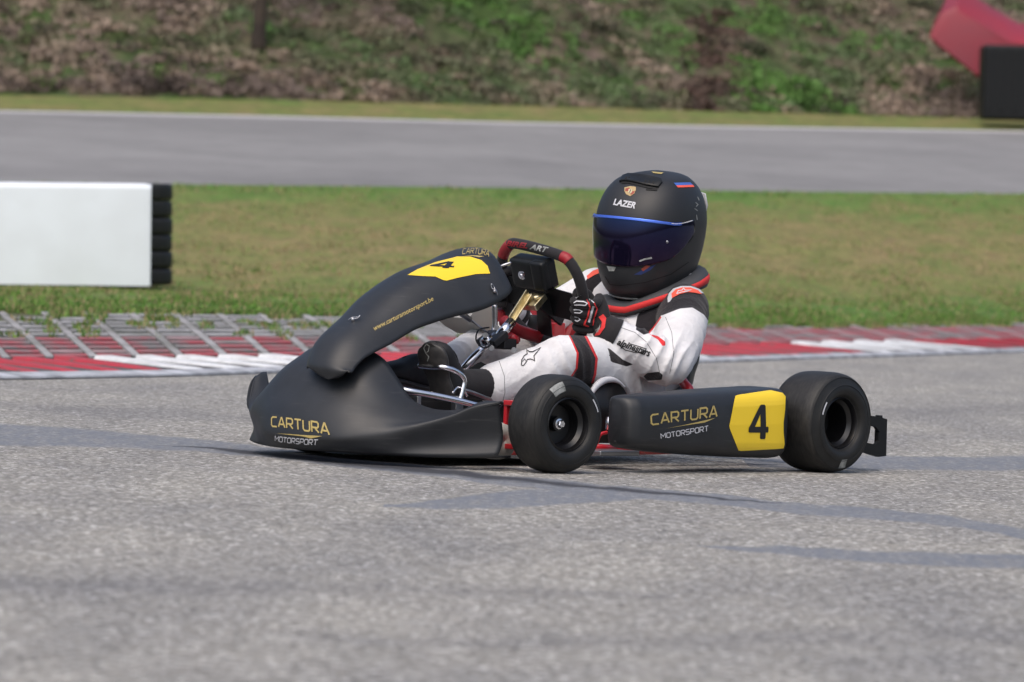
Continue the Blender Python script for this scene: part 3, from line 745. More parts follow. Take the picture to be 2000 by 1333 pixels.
for v in np.linspace(-.5, .5, 91):
    far = v < -.36; k = max(0, (-v - .36) / .14)
    row = [nose_pt(v, t) for t in np.linspace(0, 1, 33)]
    row = [Vector((.0, 0, 0)) + p for p in row]
    b0 = row[0]; row = [b0 + Vector((-.05, 0, -.004)), b0 + Vector((-.012, 0, -.004))] + row
    if k > 0:
        for q in range(len(row)):
            zz = row[q].z; row[q] = row[q] + Vector((-.03 * k * k, .02 * k ** 3, (.040 * math.sin(math.pi * min(1, k * 1.0) * .62)) * min(1, max(0, (zz - .08) / .08)) + .055 * k ** 3 * (1 if zz < .12 else -.30)))
    if v < 0: row = [Vector((p.x, p.y * .905, p.z)) for p in row]
    rows.append(row)
mb.grid(rows)
nose = solid(mb.build('nose_cone', 'plastic', kart), .006, 1)
noseT = bvh(nose)
# ---- front number panel (curved leaf over the steering column)
CT = [(0, (.350, .220)), (.08, (.356, .258)), (.2, (.304, .328)), (.34, (.200, .392)), (.5, (.095, .462)), (.64, (-.015, .515)), (.78, (-.135, .548)), (.9, (-.225, .578)), (.97, (-.272, .585)), (1., (-.295, .572))]
def pan_pt(t, q):
    c = crv([a for a, _ in CT], [np.array(b_) for _, b_ in CT], t); c1_ = crv([a for a, _ in CT], [np.array(b_) for _, b_ in CT], min(1, t + .01)); c0_ = crv([a for a, _ in CT], [np.array(b_) for _, b_ in CT], max(0, t - .01))
    tg = (c1_ - c0_); tg /= np.linalg.norm(tg); nn = np.array([-tg[1], tg[0]]);
    if nn @ np.array([1., .7]) < 0: nn = -nn
    wd = crv([0, .09, .18, .32, .6, .85, .95, 1.], [.084, .088, .100, .118, .145, .165, .130, .07], t) * math.sqrt(max(.004, 1 - max(0, 1 - t / .10) ** 2))
    dp = crv([0, .15, .4, .7, 1.], [.030, .05, .082, .125, .10], t)
    D = dp * abs(q) ** 2.6 * min(1, .35 + t / .15); vv = wd * math.copysign(abs(q) ** .9, q) * (1 - .0 * abs(q) ** 8)
    vd = np.array([-.25, -1.]) * .5 * t + nn * -1 * (1 - .5 * t); vd /= np.linalg.norm(vd)
    return Vector((c[0] + vd[0] * D, vv + .045 * max(0, 1 - t / .45) ** 1.2 + .022 * max(0, 1 - t / .12) ** 1.5, c[1] + vd[1] * D))
mb = MB(); mb.grid([[pan_pt(t, q) for q in np.linspace(-1, 1, 41)] for t in np.linspace(0, 1, 61) ** 1.3])
panel = solid(mb.build('front_panel', 'plastic', kart), .005, -1); panT = bvh(panel)
# stickers and lettering on the panel
def px_quad(tree, pts_): return [hit(tree, *p)[0] for p in pts_]
def poly_decal(name, tree, px, m, parent, off=.0006, inner=None, L=.008):
    """closed outline given by photo points -> patch lying on the surface"""
    x0 = min(p[0] for p in px); x1 = max(p[0] for p in px); y0 = min(p[1] for p in px); y1 = max(p[1] for p in px)
    V = []; Fc = []
    pts2 = [((p[0] - x0) / (x1 - x0), (y1 - p[1]) / (y1 - y0)) for p in px]
    VS, FS, bm = sub_polys(fill(pts2)[0], L, (x1 - x0) / 711, (y1 - y0) / 711 * 1.0); bm.free()
    mb = MB(); out = []
    for v in VS:
        X_, Y_ = x0 + v.x * (x1 - x0), y1 - v.y * (y1 - y0); h = hit(tree, X_, Y_)
        if h[0] is None:
            cx, cy = (x0 + x1) / 2, (y0 + y1) / 2
            for s in np.linspace(.02, .6, 30):
                h = hit(tree, X_ + (cx - X_) * s, Y_ + (cy - Y_) * s)
                if h[0] is not None: break
        if h[0] is None: print('miss', name); return None
        nn = h[1] if h[1].dot(VIEW) < 0 else -h[1]; out.append(h[0] + nn * off)
    mb.add(out, FS); return mb.build(name, m, parent)
def px_decal(name, tree, q, shapes, m, parent, off=.001, L=.006):
    # q: photo points of bottom-left, bottom-right, top-left, top-right of the marking where it lies on the surface
    bl, br, tl, tr = [Vector(p) for p in q]; mb = MB(); sx, sy = (br - bl).length / 711, (tl - bl).length / 711
    for k, st in enumerate(shapes):
        V, Fc, bm = sub_polys(st, L, sx, max(sy, .02)); bm.free(); out = []; bad = set()
        for i, v in enumerate(V):
            a, b = v.x, v.y; P = bl * (1 - a) * (1 - b) + br * a * (1 - b) + tl * (1 - a) * b + tr * a * b
            h = hit(tree, P.x, P.y)
            if h[0] is None: bad.add(i); out.append(Vector()); continue
            nn = h[1] if h[1].dot(VIEW) < 0 else -h[1]; out.append(h[0] + nn * (off + .00012 * k))
        mb.add(out, [f for f in Fc if not any(i in bad for i in f)])
    return mb.build(name, m, parent)
np_ = poly_decal('number_sticker', panT, [(796, 538), (815, 527), (850, 513), (893, 502), (918, 502), (940, 509), (952, 520), (957, 535), (930, 536), (895, 543), (872, 549), (866, 548), (850, 541), (825, 540)], 'yellow', panel, .0010)
four = [(.18, 0), (.5, .0)]
FOUR = [strip([(.70, 0), (.70, 1.0)], .26), strip([(.62, .97), (.08, .30)], .22), strip([(.0, .28), (1.0, .28)], .22)]
def four_shapes(): return [[[Vector(p) for p in quad] for quad in st_] for st_ in FOUR]
px_decal('number', panT, [(835, 523), (884, 526), (856, 511), (893, 513)], four_shapes(), 'black', panel, .0018)
CART = stroke_text('CARTURA', .17); MOTO = stroke_text('MOTORSPORT', .17, .24)
SW = fill([(0, .85), (1.0, 1.), (.78, .05)])
decal('lettering', panT, [(903, 497), (954, 503), (905, 487), (956, 493)], stroke_text('CARTURA', .14), 'gold', panel, .001)
decal('lettering', panT, [(905, 503), (944, 505), (906, 500), (946, 502)], SW, 'gold', panel, .001)
px_decal('lettering', panT, [(732, 650), (848, 590), (728, 638), (844, 579)], font_text('www.carturamotorsport.be', .1, .012), 'gold', panel, .001)
# hooks: spring clips through the panel
def clip(parent, tree, px, py, ang, name='spring_clip'):
    h = hit(tree, px, py); p, nn = h[0], (h[1] if h[1].dot(VIEW) < 0 else -h[1])
    a = (VIEW.cross(Vector((0, 0, 1))).normalized()); a = (a - nn * a.dot(nn)).normalized(); bq = nn.cross(a)
    d = a * math.cos(ang) + bq * math.sin(ang); e = nn.cross(d)
    m_ = MB(); m_.tube([p - d * .012 + nn * .006, p + nn * .010, p + d * .012 + e * .004 + nn * .006, p + d * .022 + e * .0 + nn * .01, p + d * .012 - e * .005 + nn * .006, p + nn * .008], .0016, 8)
    m_.tube([p - nn * .004, p + nn * .009], .005, 12, smooth_path=False); m_.build(name, 'steel', parent)
clip(panel, panT, 690, 627, 0); clip(panel, panT, 965, 571, 2.3)
# nose lettering
decal('lettering', noseT, [(531, 833), (644, 850), (531, 815), (642, 829)], CART, 'gold', nose, .001)
decal('lettering', noseT, [(541, 852), (627, 858), (541, 845), (630, 852)], fill([(0, .75), (1.0, .95), (.8, .0), (.6, .5)]), 'gold', nose, .001)
decal('lettering', noseT, [(538, 861), (620, 869), (538, 852), (622, 859)], MOTO, 'silver', nose, .001)

# ---- wheels
def wheel(name, u, v, side, Rr, wd, rimr, steer=0., front=True):
    o = bpy.data.objects.new(name, None); col.objects.link(o); o.parent = kart; o.location = (u, v, Rr); o.rotation_euler = (0, 0, steer)
    h = wd / 2; mb = MB(); cr = .70 if front else .74
    pr = [(rimr * .99, h * .80), (rimr * 1.06, h * .84), (rimr * 1.12, h * .93), (rimr * 1.28, h * 1.0), (rimr * 1.45, h * .99), (rimr * 1.60, h * .93), (Rr * .925, h * (cr + .10)), (Rr * .962, h * cr), (Rr * .985, h * (cr - .14)), (Rr * .997, h * .38), (Rr, h * .1)]
    pr = pr + [(a, -c) for a, c in pr[::-1]]
    P, _ = crom([Vector((a, c, 0)) for a, c in pr], 0, False, 4)
    mb.lathe([(p.x, side * p.y) for p in P], (0, 0, 0), (0, 1, 0), 96, closed=False)
    ty = mb.build('tyre', 'slick', o)
    mb = MB()   # fine moulded rings
    for rr2, hh2 in ((Rr * .905, h * (cr + .135)), (rimr * 1.50, h * .985)):
        mb.lathe([(rr2 - .0012, side * hh2 * .99), (rr2, side * (hh2 + .0012)), (rr2 + .0012, side * hh2 * .985)], (0, 0, 0), (0, 1, 0), 96, closed=False)
    mb.build('moulded_ring', 'rubber', ty)
    # rim: outer lip, barrel, dish, hub
    mb = MB()
    lip = h * .80
    pr = [(rimr * 1.00, lip - .004), (rimr * 1.03, lip + .002), (rimr * .985, lip + .004), (rimr * .945, lip - .002), (rimr * .93, lip - .012), (rimr * .80, lip - .022), (rimr * .78, lip - (.045 if front else .075)), (rimr * .74, lip - (.052 if front else .085)), (.020, lip - (.054 if front else .088)), (.0195, lip - (.034 if front else .07)), (.001, lip - (.033 if front else .07))]
    mb.lathe([(a, side * c) for a, c in pr], (0, 0, 0), (0, 1, 0), 64, closed=False)
    pr2 = [(rimr * 1.0, -lip), (rimr * .95, -lip), (rimr * .9, -lip + .02), (rimr * .8, -lip + .03), (rimr * .78, 0), (rimr * .78, lip - .04)]
    mb.lathe([(a, side * c) for a, c in pr2], (0, 0, 0), (0, 1, 0), 64, closed=False)
    ri = mb.build('rim', 'rim', o, auto=35)
    if front:
        mb = MB(); bm = bmesh.new(); y0 = side * (lip - .034)
        mb.lathe([(.011, y0), (.011, y0 + side * .012), (.009, y0 + side * .014), (.001, y0 + side * .014)], (0, 0, 0), (0, 1, 0), 6, closed=False)
        mb.lathe([(.014, y0 - side * .002), (.014, y0 + side * .002), (.010, y0 + side * .003)], (0, 0, 0), (0, 1, 0), 24, closed=False)
        mb.build('hub_nut', 'chrome', ri, auto=20)
        mb = MB(); mb.tube([(.035, y0 - side * .01, .02), (.045, y0 + side * .008, .025)], .0035, 8, smooth_path=False); mb.build('valve', 'steel', ri)
    else:
        for k in range(3):
            mb = MB(); a = k * 2.09 + .4; mb.lathe([(.0055, 0), (.0055, .008 * side), (.001, .009 * side)], (.028 * math.cos(a), side * (lip - .088), .028 * math.sin(a)), (0, 1, 0), 6, closed=False); mb.build('hub_bolt', 'brass', ri)
    # worn sidewall print: patches following the sidewall
    def patch(a0, a1, r0, r1, m, nm='sidewall_print'):
        prx = sorted([(p.x, p.y) for p in P[:len(P) // 2]], key=lambda q: q[0]); xs = [q[0] for q in prx]; ys = [q[1] for q in prx]
        k = MB(); rows = []
        for a in np.linspace(a0, a1, 12):
            rows.append([((rr3) * math.cos(a), side * (np.interp(rr3, xs, ys) + .0009), rr3 * math.sin(a)) for rr3 in np.linspace(r0, r1, 7)])
        k.grid(rows); k.build(nm, m, ty)
    # angles: 0 = forward(+x), pi/2 = up
    if side > 0 and front:
        patch(R(122 - 70), R(146 - 70), rimr * 1.32, rimr * 1.68, 'lightgrey'); patch(R(160), R(138), rimr * 1.42, rimr * 1.48, 'silver')
    if side > 0 and not front:
        patch(R(-101), R(-88), rimr * 1.45, rimr * 1.8, 'lightgrey'); patch(R(36), R(14), rimr * 1.37, rimr * 1.43, 'silver')
    return o
VF, VR = .622, .678
wf = .125; wr = .175
wheel('front_wheel', 0, VF - wf / 2 * .80 , 1, .131, wf, .070, -R(6))
wheel('front_wheel', 0, -.335, -1, .131, wf, .070, -R(5))
wheel('rear_wheel', -1.045, VR - wr / 2 * .80, 1, .140, wr, .070, 0, False)
wheel('rear_wheel', -1.045, -(VR - wr / 2 * .80), -1, .140, wr, .070, 0, False)
mb = MB(); mb.tube([(-1.045, -.56, .14), (-1.045, .56, .14)], .02, 16, smooth_path=False); mb.build('rear_axle', 'steel', kart)

# ---- side pods
def pod(side):
    mb = MB(); rows = []
    STP = [(-.236, .556, .598, .085, .196), (-.240, .545, .614, .078, .201), (-.25, .538, .626, .070, .205), (-.275, .53, .638, .064, .208), (-.42, .50, .645, .052, .214), (-.62, .45, .648, .043, .222), (-.80, .45, .646, .038, .230), (-.868, .46, .640, .040, .232), (-.882, .48, .62, .055, .22)]
    xs = [s_[0] for s_ in STP][::-1]
    for u in list(np.linspace(-.236, -.275, 12)) + list(np.linspace(-.29, -.86, 26)) + list(np.linspace(-.865, -.882, 5)):
        a, b_, z0, z1 = [crv(xs, [s_[j] for s_ in STP][::-1], u) for j in (1, 2, 3, 4)]
        cx, cz, hx, hz = (a + b_) / 2, (z0 + z1) / 2, (b_ - a) / 2, (z1 - z0) / 2; row = []
        for k in range(48):
            q = 2 * math.pi * k / 48; c_, s_ = math.cos(q), math.sin(q); e = .30
            x_ = math.copysign(abs(c_) ** e, c_) * hx; z_ = math.copysign(abs(s_) ** e, s_) * hz
            if z_ > 0 and x_ > 0: x_ -= .018 * (z_ / hz) ** 3
            if z_ < 0 and x_ > 0: x_ -= .016 * (abs(z_) / hz) ** 4
            row.append((u, side * (cx + x_), cz + z_))
        rows.append(row)
    mb.grid(rows, closev=True, cap=True)
    return mb.build('side_pod', 'plastic', kart)
podN = pod(1); podF = pod(-1); podT = bvh(podN)
PN = [(1434, 782), (1436, 774), (1442, 772), (1496, 764), (1505, 763), (1528, 768), (1534, 775), (1533, 800), (1530, 825), (1530, 845), (1532, 868), (1530, 876), (1520, 877), (1447, 881), (1442, 880), (1425, 838), (1424, 832)]
poly_decal('number_sticker', podT, PN, 'yellow', podN, .001)
# rounded figure 4
FR = [fill([(.63, 0), (.83, 0), (.87, .04), (.87, .96), (.83, 1.0), (.66, 1.0), (.60, .97), (.59, .60), (.59, .03)]),
      fill([(.60, .99), (.42, .80), (.04, .36), (.0, .22), (.22, .24), (.60, .74)]),
      fill([(.01, .34), (.0, .22), (.04, .19), (.97, .19), (1., .22), (1., .33), (.97, .36), (.05, .36)])]
FR = [f[0] for f in FR]
decal('number', podT, [(1460, 858), (1499, 858), (1460, 791), (1499, 791)], FR, 'black', podN, .002)
decal('lettering', podT, [(1272, 830), (1399, 814), (1271, 811), (1400, 794)], CART, 'gold', podN, .001)
decal('lettering', podT, [(1298, 838), (1386, 826), (1297, 834), (1393, 817)], fill([(0, .1), (1.05, .98), (.86, .2), (.5, .25)]), 'gold', podN, .001)
decal('lettering', podT, [(1291, 857), (1382, 842), (1290, 848), (1382, 832)], MOTO, 'silver', podN, .001)

# ---- rear bumper (plastic, open end boxes)
def rbump():
    mb = MB()
    # cross bar across the back
    mb.tube([(-1.30, -.40, .11), (-1.33, -.2, .115), (-1.33, .2, .115), (-1.30, .40, .11)], .035, 14)
    for s in (1, -1):
        for z_ in (.145, .062): mb.box((-1.29, s * .495, z_), (.035, .20, .018), bev=.004)
        mb.box((-1.321, s * .590, .10), (.014, .018, .115), bev=.004)
    for s in (1, -1):
        out = [kp(1683, 806, v=.60), kp(1700, 812, v=.60), kp(1722, 816, v=.60), kp(1733, 819, v=.60), kp(1731, 891, v=.60), kp(1716, 893, v=.60), kp(1700, 888, v=.60), kp(1677, 880, v=.60)]
        inn = [kp(1676, 829, v=.60), kp(1692, 831, v=.60), kp(1711, 834, v=.60), kp(1719, 845, v=.60), kp(1718, 861, v=.60), kp(1710, 869, v=.60), kp(1690, 864, v=.60), kp(1672, 858, v=.60)]
        r1 = [Vector((p.x, s * .60, p.z)) for p in out]; r2 = [Vector((p.x, s * .60, p.z)) for p in inn]
        r1b = [Vector((p.x + .004, s * .592, p.z)) for p in out]; r2b = [Vector((p.x + .004, s * .592, p.z)) for p in inn]
        mb.grid([r1, r2, r2b, r1b], closeu=True, closev=True, smooth=False)
    return mb.build('rear_bumper', 'plastic2', kart, auto=40)
rbump()
# ---- frame, floor, bumper bars
def kart_tube(name, pts_, r, m, parent=None, seg=12): k = MB(); k.tube(pts_, r, seg); return k.build(name, m, parent or kart)
fr = MB()
for s in (1, -1):
    fr.tube([(.10, s * .25, .05), (-.10, s * .28, .045), (-.5, s * .33, .045), (-1.2, s * .31, .055)], .015, 12)
fr.tube([(.10, -.25, .05), (.14, 0, .05), (.10, .25, .05)], .015, 12); fr.tube([(-.30, -.3, .045), (-.30, .3, .045)], .015, 12, smooth_path=False)
fr.tube([(-1.15, -.3, .05), (-1.15, .3, .05)], .015, 12, smooth_path=False)
for s in (1, -1):
    fr.tube([(-.02, s * .27, .05), (0, s * .36, .085), (.0, s * .40, .10)], .014, 10)
frame = fr.build('chassis_frame', 'red', kart)
fl = MB(); fl.box((-.18, 0, .028), (.62, .56, .006)); fl.build('floor_tray', 'alu', kart)
# front stub axle bracket (red C shape) and king pin, seen beside the front tyre
for s in (1, -1):
    k = MB()
    a = .445 if s > 0 else -.27
    k.box((.005, a, .178), (.05, .075, .014), bev=.004); k.box((.005, a, .062), (.05, .075, .014), bev=.004); k.box((.0, a - s * .034, .12), (.05, .012, .125), bev=.004)
    br = k.build('steering_bracket', 'red', kart)
    k = MB(); k.tube([(.005, a + s * .02, .19), (.005, a + s * .02, .05)], .009, 12, smooth_path=False); k.tube([(.005, a, .131), (0, s * (.56 if s > 0 else .36), .131)], .012, 12, smooth_path=False); k.lathe([(.001, .012), (.012, .01), (.012, -.004), (.001, -.006)], (.005, a + s * .02, .192), (0, 0, 1), 6)
    k.build('king_pin', 'steel', kart)
    k = MB(); k.lathe([(.001, .02), (.045, .02), (.05, .0), (.05, -.04), (.045, -.05), (.001, -.05)], (.03, s * (.40 if s > 0 else .24), .075), (0, 1, 0), 24); k.build('brake_disc_cover', 'tank', kart)
# chrome front bumper tube inside the nose
fb = [kp(770, 757, v=.12), kp(788, 762, v=.17), kp(860, 775, v=.22), kp(922, 790, v=.26), kp(950, 800, v=.27)]
kart_tube('bumper_bar', fb + [Vector((.0, .27, .12))], .0085, 'chrome')
kart_tube('bumper_bar', [Vector((p.x, -p.y, p.z)) for p in fb], .0085, 'chrome')
kart_tube('bumper_bar', [(.24, -.15, .16), (.27, 0, .165), (.25, .13, .175)], .0085, 'chrome')
# pedal: bent chrome hoop in front of the near foot, with links
ph = [kp(818, 714, v=.10), kp(845, 717, v=.14), (kp(868, 718, v=.175)), kp(893, 727, v=.19), kp(906, 741, v=.19), kp(904, 760, v=.19), kp(897, 785, v=.19)]
ped = kart_tube('brake_pedal', ph, .0075, 'chrome')
kart_tube('pedal_link', [kp(902, 762, v=.17), kp(925, 768, v=.16), kp(962, 782, v=.15)], .0065, 'steel', ped)
kart_tube('pedal_spring', [kp(884, 768, v=.2), kp(893, 757, v=.19), kp(905, 762, v=.18), kp(912, 775, v=.18)], .003, 'chrome', ped)
k = MB(); k.box(kp(893, 792, v=.18), (.03, .02, .05), bev=.004); k.build('pedal_mount', 'steel', ped)
k = MB(); k.box(kp(815, 792, v=.15), (.015, .015, .05), bev=.003); k.build('bumper_stay', 'steel', kart)
kart_tube('accelerator_pedal', [Vector((.02, -.16, .10)), Vector((.06, -.15, .2)), Vector((.07, -.1, .24)), Vector((.06, -.05, .2)), Vector((.02, -.05, .10))], .007, 'chrome')

# ---- steering: column, supports, wheel
SC = Vector((-.544, 0, .466)); colD = Vector((-.245, 0, .19)).normalized()
upW = Vector((.38, 0, .925)); nW = Vector((-.925, 0, .38)); latW = Vector((0, 1, 0))
ang = R(11); eY = (upW * math.cos(ang) - latW * math.sin(ang)); eX = (latW * math.cos(ang) + upW * math.sin(ang)) # eX: to driver's left after turning
eX = (latW * math.cos(ang) - upW * math.sin(ang)); eY = (upW * math.cos(ang) + latW * math.sin(ang))
cA, cB = kp(903, 722, v=0), kp(968, 655, v=0)
cC = kp(1035, 585, v=0)
k = MB(); k.tube([cA, cB], .0115, 16, smooth_path=False); k.lathe([(.0115, -.012), (.0165, -.012), (.0165, .012), (.0115, .012)], kp(951, 667, v=0), (cC - cA).normalized(), 20)
column = k.build('steering_column', 'chrome', kart)
kc0, kc1 = kp(973, 660, v=.01), kp(1000, 628, v=.01)
k = MB(); k.tube([kc0, kc1], .0145, 16, smooth_path=False); k.build('column_sleeve', 'chrome', column)
k = MB(); d_ = (kp(1034, 575, v=.01) - kc1); ax = d_.normalized(); sd_ = Vector((0, 1, 0))
rot = Matrix((ax, sd_, ax.cross(sd_))).transposed()
k.box(kc1 + d_ * .5, (d_.length, .022, .005), rot, bev=.002); k.box(kc1 + d_ * .5 + ax.cross(sd_) * -.010, (d_.length, .004, .018), rot, bev=.001)
for t in (.25, .72): k.box(kc1 + d_ * t + ax.cross(sd_) * .004, (.024, .012, .004), rot, mi=1)
k.build('column_bracket', ['brass', 'darkhole'], column)
k = MB(); k.box(kp(1043, 590, v=.02), (.02, .055, .055), Matrix.Rotation(R(-50), 3, 'Y'), bev=.004)
for yy in (-.018, .018): k.tube([kp(1043, 590, v=.02) + Vector((.02, yy, .01)), kp(1043, 590, v=.02) + Vector((-.02, yy, .02))], .006, 8, smooth_path=False)
k.build('hub_adapter', 'brass', column)
# rim outline: flat top, rounded sides
prof = []
def rim_pt(a):
    c_, s_ = math.cos(a), math.sin(a); r = .150 / max(1e-6, (abs(c_) ** 2.6 + abs(s_) ** 2.6) ** (1 / 2.6))
    x_, y_ = r * c_, r * s_
    if y_ > .128: y_ = .128 + (y_ - .128) * .25
    return SC + eX * x_ * 1.0 + eY * y_
arcs = [('black_rim', 0, 62), ('r', 62, 70), ('t', 70, 118), ('r', 118, 128), ('b', 128, 360)]
A = [rim_pt(2 * math.pi * i / 120) for i in range(120)]
k = MB(); k.tube(A, .0155, 16, closed=True, smooth_path=False); swheel = k.build('steering_wheel', 'fabric_black', kart)
def rimseg(a0, a1, m, nm, r=.0162):
    q = MB(); q.tube([rim_pt(R(a)) for a in np.linspace(a0, a1, 14)], r, 16, smooth_path=False); q.build(nm, m, swheel)
rimseg(48, 58, 'redmat', 'grip_band'); rimseg(131, 150, 'redmat', 'grip_band')
swT = bvh(swheel)
# rim logo lettering on top run
px_decal('lettering', swT, [(988, 480), (1030, 486), (991, 470), (1033, 476)], font_text('BIREL', .2, .04), 'redmat', swheel, .001)
px_decal('lettering', swT, [(1034, 487), (1068, 494), (1037, 477), (1072, 484)], font_text('ART', .2, .03), 'lightgrey', swheel, .001)
k = MB()   # spoke plate
for (x0, y0, x1, y1, w_) in ((-.14, .0, .14, .0, .05), (0, 0, 0, -.13, .05), (-.13, -.04, .13, -.04, .04)):
    a_, b_ = SC + eX * x0 + eY * y0, SC + eX * x1 + eY * y1; c_ = (a_ + b_) / 2; dx = (b_ - a_).normalized(); k.box(c_ - nW * .004 + nW * .0007 * w_, ((b_ - a_).length, w_, .004 + w_ * .01), Matrix((dx, nW.cross(dx), nW)).transposed(), bev=.001)
k.build('spoke_plate', 'plastic2', swheel)
# display box behind the rim: rounded black housing with a big bolt, facing forward
bx0 = kp(1043, 532, v=.0); k = MB(); rb_ = Matrix((nW, latW, upW)).transposed()
k.box(bx0, (.055, .135, .088), Matrix.Rotation(R(-4), 3, 'X') @ rb_, bev=.016); k.box(bx0 + latW * .045 - nW * .022, (.03, .05, .086), Matrix.Rotation(R(-4), 3, 'X') @ rb_, bev=.012)
disp_ = k.build('display_box', 'plastic2', kart, auto=50)
k = MB(); k.lathe([(.001, .008), (.0055, .008), (.0055, .004), (.0125, .003), (.0125, 0), (.001, 0)], kp(1034, 530, v=-.0) - nW * .031, -nW, 24); k.build('display_bolt', 'chrome', disp_, auto=30)
k = MB(); k.box(kp(1057, 523, v=.03) - nW * .030, (.003, .012, .026), rb_); k.build('display_label', 'lightgrey', disp_)
kart_tube('display_cable', [kp(1012, 506, v=-.0) - nW * .03, kp(1000, 509, v=-.02) - nW * .05, kp(992, 520, v=-.05) - nW * .05], .004, 'steel', disp_)
# supports below: red steering hoop, tank, struts
k = MB(); P_ = [kp(930, 601, v=-.12), kp(962, 600, v=-.12), kp(963, 655, v=-.12), kp(940, 642, v=-.12), kp(917, 622, v=-.12)]
k.grid([[p + Vector((0, dy, 0)) for p in P_] for dy in (0, -.14)], closev=True, cap=True); k.build('fuel_tank', 'tank', kart, auto=40)
kart_tube('panel_strut', [kp(884, 601, v=-.02), kp(918, 625, v=-.02)], .0085, 'steel')
kart_tube('panel_strut', [kp(918, 625, v=-.02), kp(962, 657, v=0)], .003, 'steel')
kart_tube('column_post', [kp(966, 596, v=-.03), kp(966, 640, v=-.03), kp(958, 655, v=-.02)], .008, 'steel')
k = MB(); k.box(kp(962, 662, v=.0), (.06, .07, .022), Matrix.Rotation(R(30), 3, 'Y'), bev=.006); k.box(kp(985, 672, v=0), (.05, .05, .03), bev=.006); k.build('column_clamp', 'black', kart)
for (a_, b_) in ((948, 655), (970, 640), (960, 680), (1004, 684)): k = MB(); k.lathe([(.001, .01), (.008, .01), (.008, -.01), (.001, -.01)], kp(a_, b_, v=.03), VIEW * -1, 8); k.build('clamp_bolt', 'steel', kart, auto=30)
kart_tube('cable', [kp(955, 640, v=.02), kp(935, 645, v=.03), kp(930, 665, v=.04), kp(945, 680, v=.04), kp(962, 672, v=.03)], .0022, 'black')
kart_tube('red_hose', [kp(985, 628, v=-.03), kp(1010, 645, v=-.04), kp(1045, 657, v=-.05), kp(1085, 668, v=-.06), kp(1130, 680, v=-.08)], .0175, 'redmat')
kart_tube('red_knob', [kp(996, 657, v=.0), kp(1010, 666, v=.0)], .012, 'red')
# engine on the far side with red airbox
k = MB(); k.box((-.80, -.36, .20), (.24, .18, .22), bev=.03)
for q in range(7): k.box((-.80, -.36, .30 + .012 * q), (.17, .15, .004), bev=.001)
eng = k.build('engine', 'plastic2', kart)
k = MB(); k.box(kp(985, 622, v=-.2), (.12, .10, .075), Matrix.Rotation(R(12), 3, 'Y'), bev=.018); k.box(kp(1060, 618, v=-.22), (.13, .10, .06), bev=.018); k.box(kp(1110, 640, v=-.2), (.08, .10, .13), Matrix.Rotation(R(-30), 3, 'Y'), bev=.02); k.build('airbox', 'redmat', eng)
k = MB(); k.lathe([(.001, .03), (.03, .03), (.034, .026), (.034, .0), (.03, -.03), (.034, -.034), (.001, -.036)], kp(1034, 636, v=-.16), (0, 0, 1), 28); k.build('filler_cap', 'black', eng)
k = MB(); k.box(kp(1085, 655, v=-.1), (.05, .03, .07), bev=.006); k.build('red_bracket', 'red', kart)
k = MB(); k.box(kp(1080, 606, v=.02), (.10, .012, .045), Matrix.Rotation(R(-28), 3, 'Y'), bev=.003); k.build('paddle_plate', 'black', kart)

# ---- seat: bucket shell
k = MB(); rows = []
SEc = [(-.52, .085, .19, .02), (-.60, .065, .205, .085), (-.72, .055, .205, .125), (-.86, .055, .20, .15), (-.96, .09, .195, .15), (-1.01, .17, .19, .13), (-1.03, .23, .18, .10), (-1.04, .285, .165, .06), (-1.045, .32, .13, .02)]
for i in np.linspace(0, len(SEc) - 1, 40):
    u, z, wd, dp = [crv(range(len(SEc)), [s_[j] for s_ in SEc], i) for j in range(4)]
    f_ = i / (len(SEc) - 1); nrm = Vector((min(1, max(0, (f_ - .35) * 2)), 0, 1 - .8 * min(1, max(0, (f_ - .35) * 2)))).normalized()
    rows.append([Vector((u, .03 + wd * math.sin(q * math.pi / 2 * .98), z)) + nrm * dp * (1 - math.cos(q * math.pi / 2)) for q in np.linspace(-1, 1, 33)])
k.grid(rows); seat = solid(k.build('seat', 'carbon', kart), .008, 0)
kart_tube('seat_strut', [kp(1325, 732, v=.22), kp(1335, 748, v=.26), kp(1347, 765, v=.30), kp(1352, 800, v=.30)], .014, 'red')
k = MB(); k.lathe([(.001, .012), (.009, .012), (.009, -.012), (.001, -.012)], kp(1327, 724, v=.24), (0, 1, 0), 10); k.build('seat_bolt', 'chrome', kart)
# side of the seat: dark bulge edged by an added tube for the suit's pale thigh fold, beside the front wheel
k = MB(); rows = []
for t in np.linspace(0, 1, 14):
    a = math.pi * t; c_ = kp(1182 - 38 * math.cos(a), 788 - 44 * math.sin(a), v=.245)
    rows.append([Vector((c_.x, .245 + .015, c_.z)), Vector((c_.x, .15, c_.z + .0)), Vector((c_.x, .15, .06)), Vector((c_.x, .26, .06))])
k.grid(rows, closev=True, cap=True); k.build('seat_wing', 'carbon', kart)
kart_tube('thigh_fold', [Vector((r_[0].x, .262, r_[0].z + .004)) for r_ in rows[1:11]], [.004, .007, .009, .010, .010, .009, .008, .006, .004, .003], 'silver')
# small linkage between wheel and pod
k = MB(); k.tube([kp(1190, 840, v=.36), kp(1192, 815, v=.36)], .012, 12, smooth_path=False); k.tube([kp(1200, 818, v=.36), kp(1200, 838, v=.36)], .007, 12, smooth_path=False); k.build('side_linkage', 'chrome', kart)
kart_tube('red_link', [kp(1165, 868, v=.36), kp(1172, 850, v=.36), kp(1185, 845, v=.36)], .005, 'red'); kart_tube('red_link', [kp(1155, 874, v=.36), kp(1200, 876, v=.36)], .01, 'red')
k = MB(); k.box(kp(1185, 884, v=.42), (.16, .10, .014), bev=.006); k.build('side_rail', 'alu', kart)

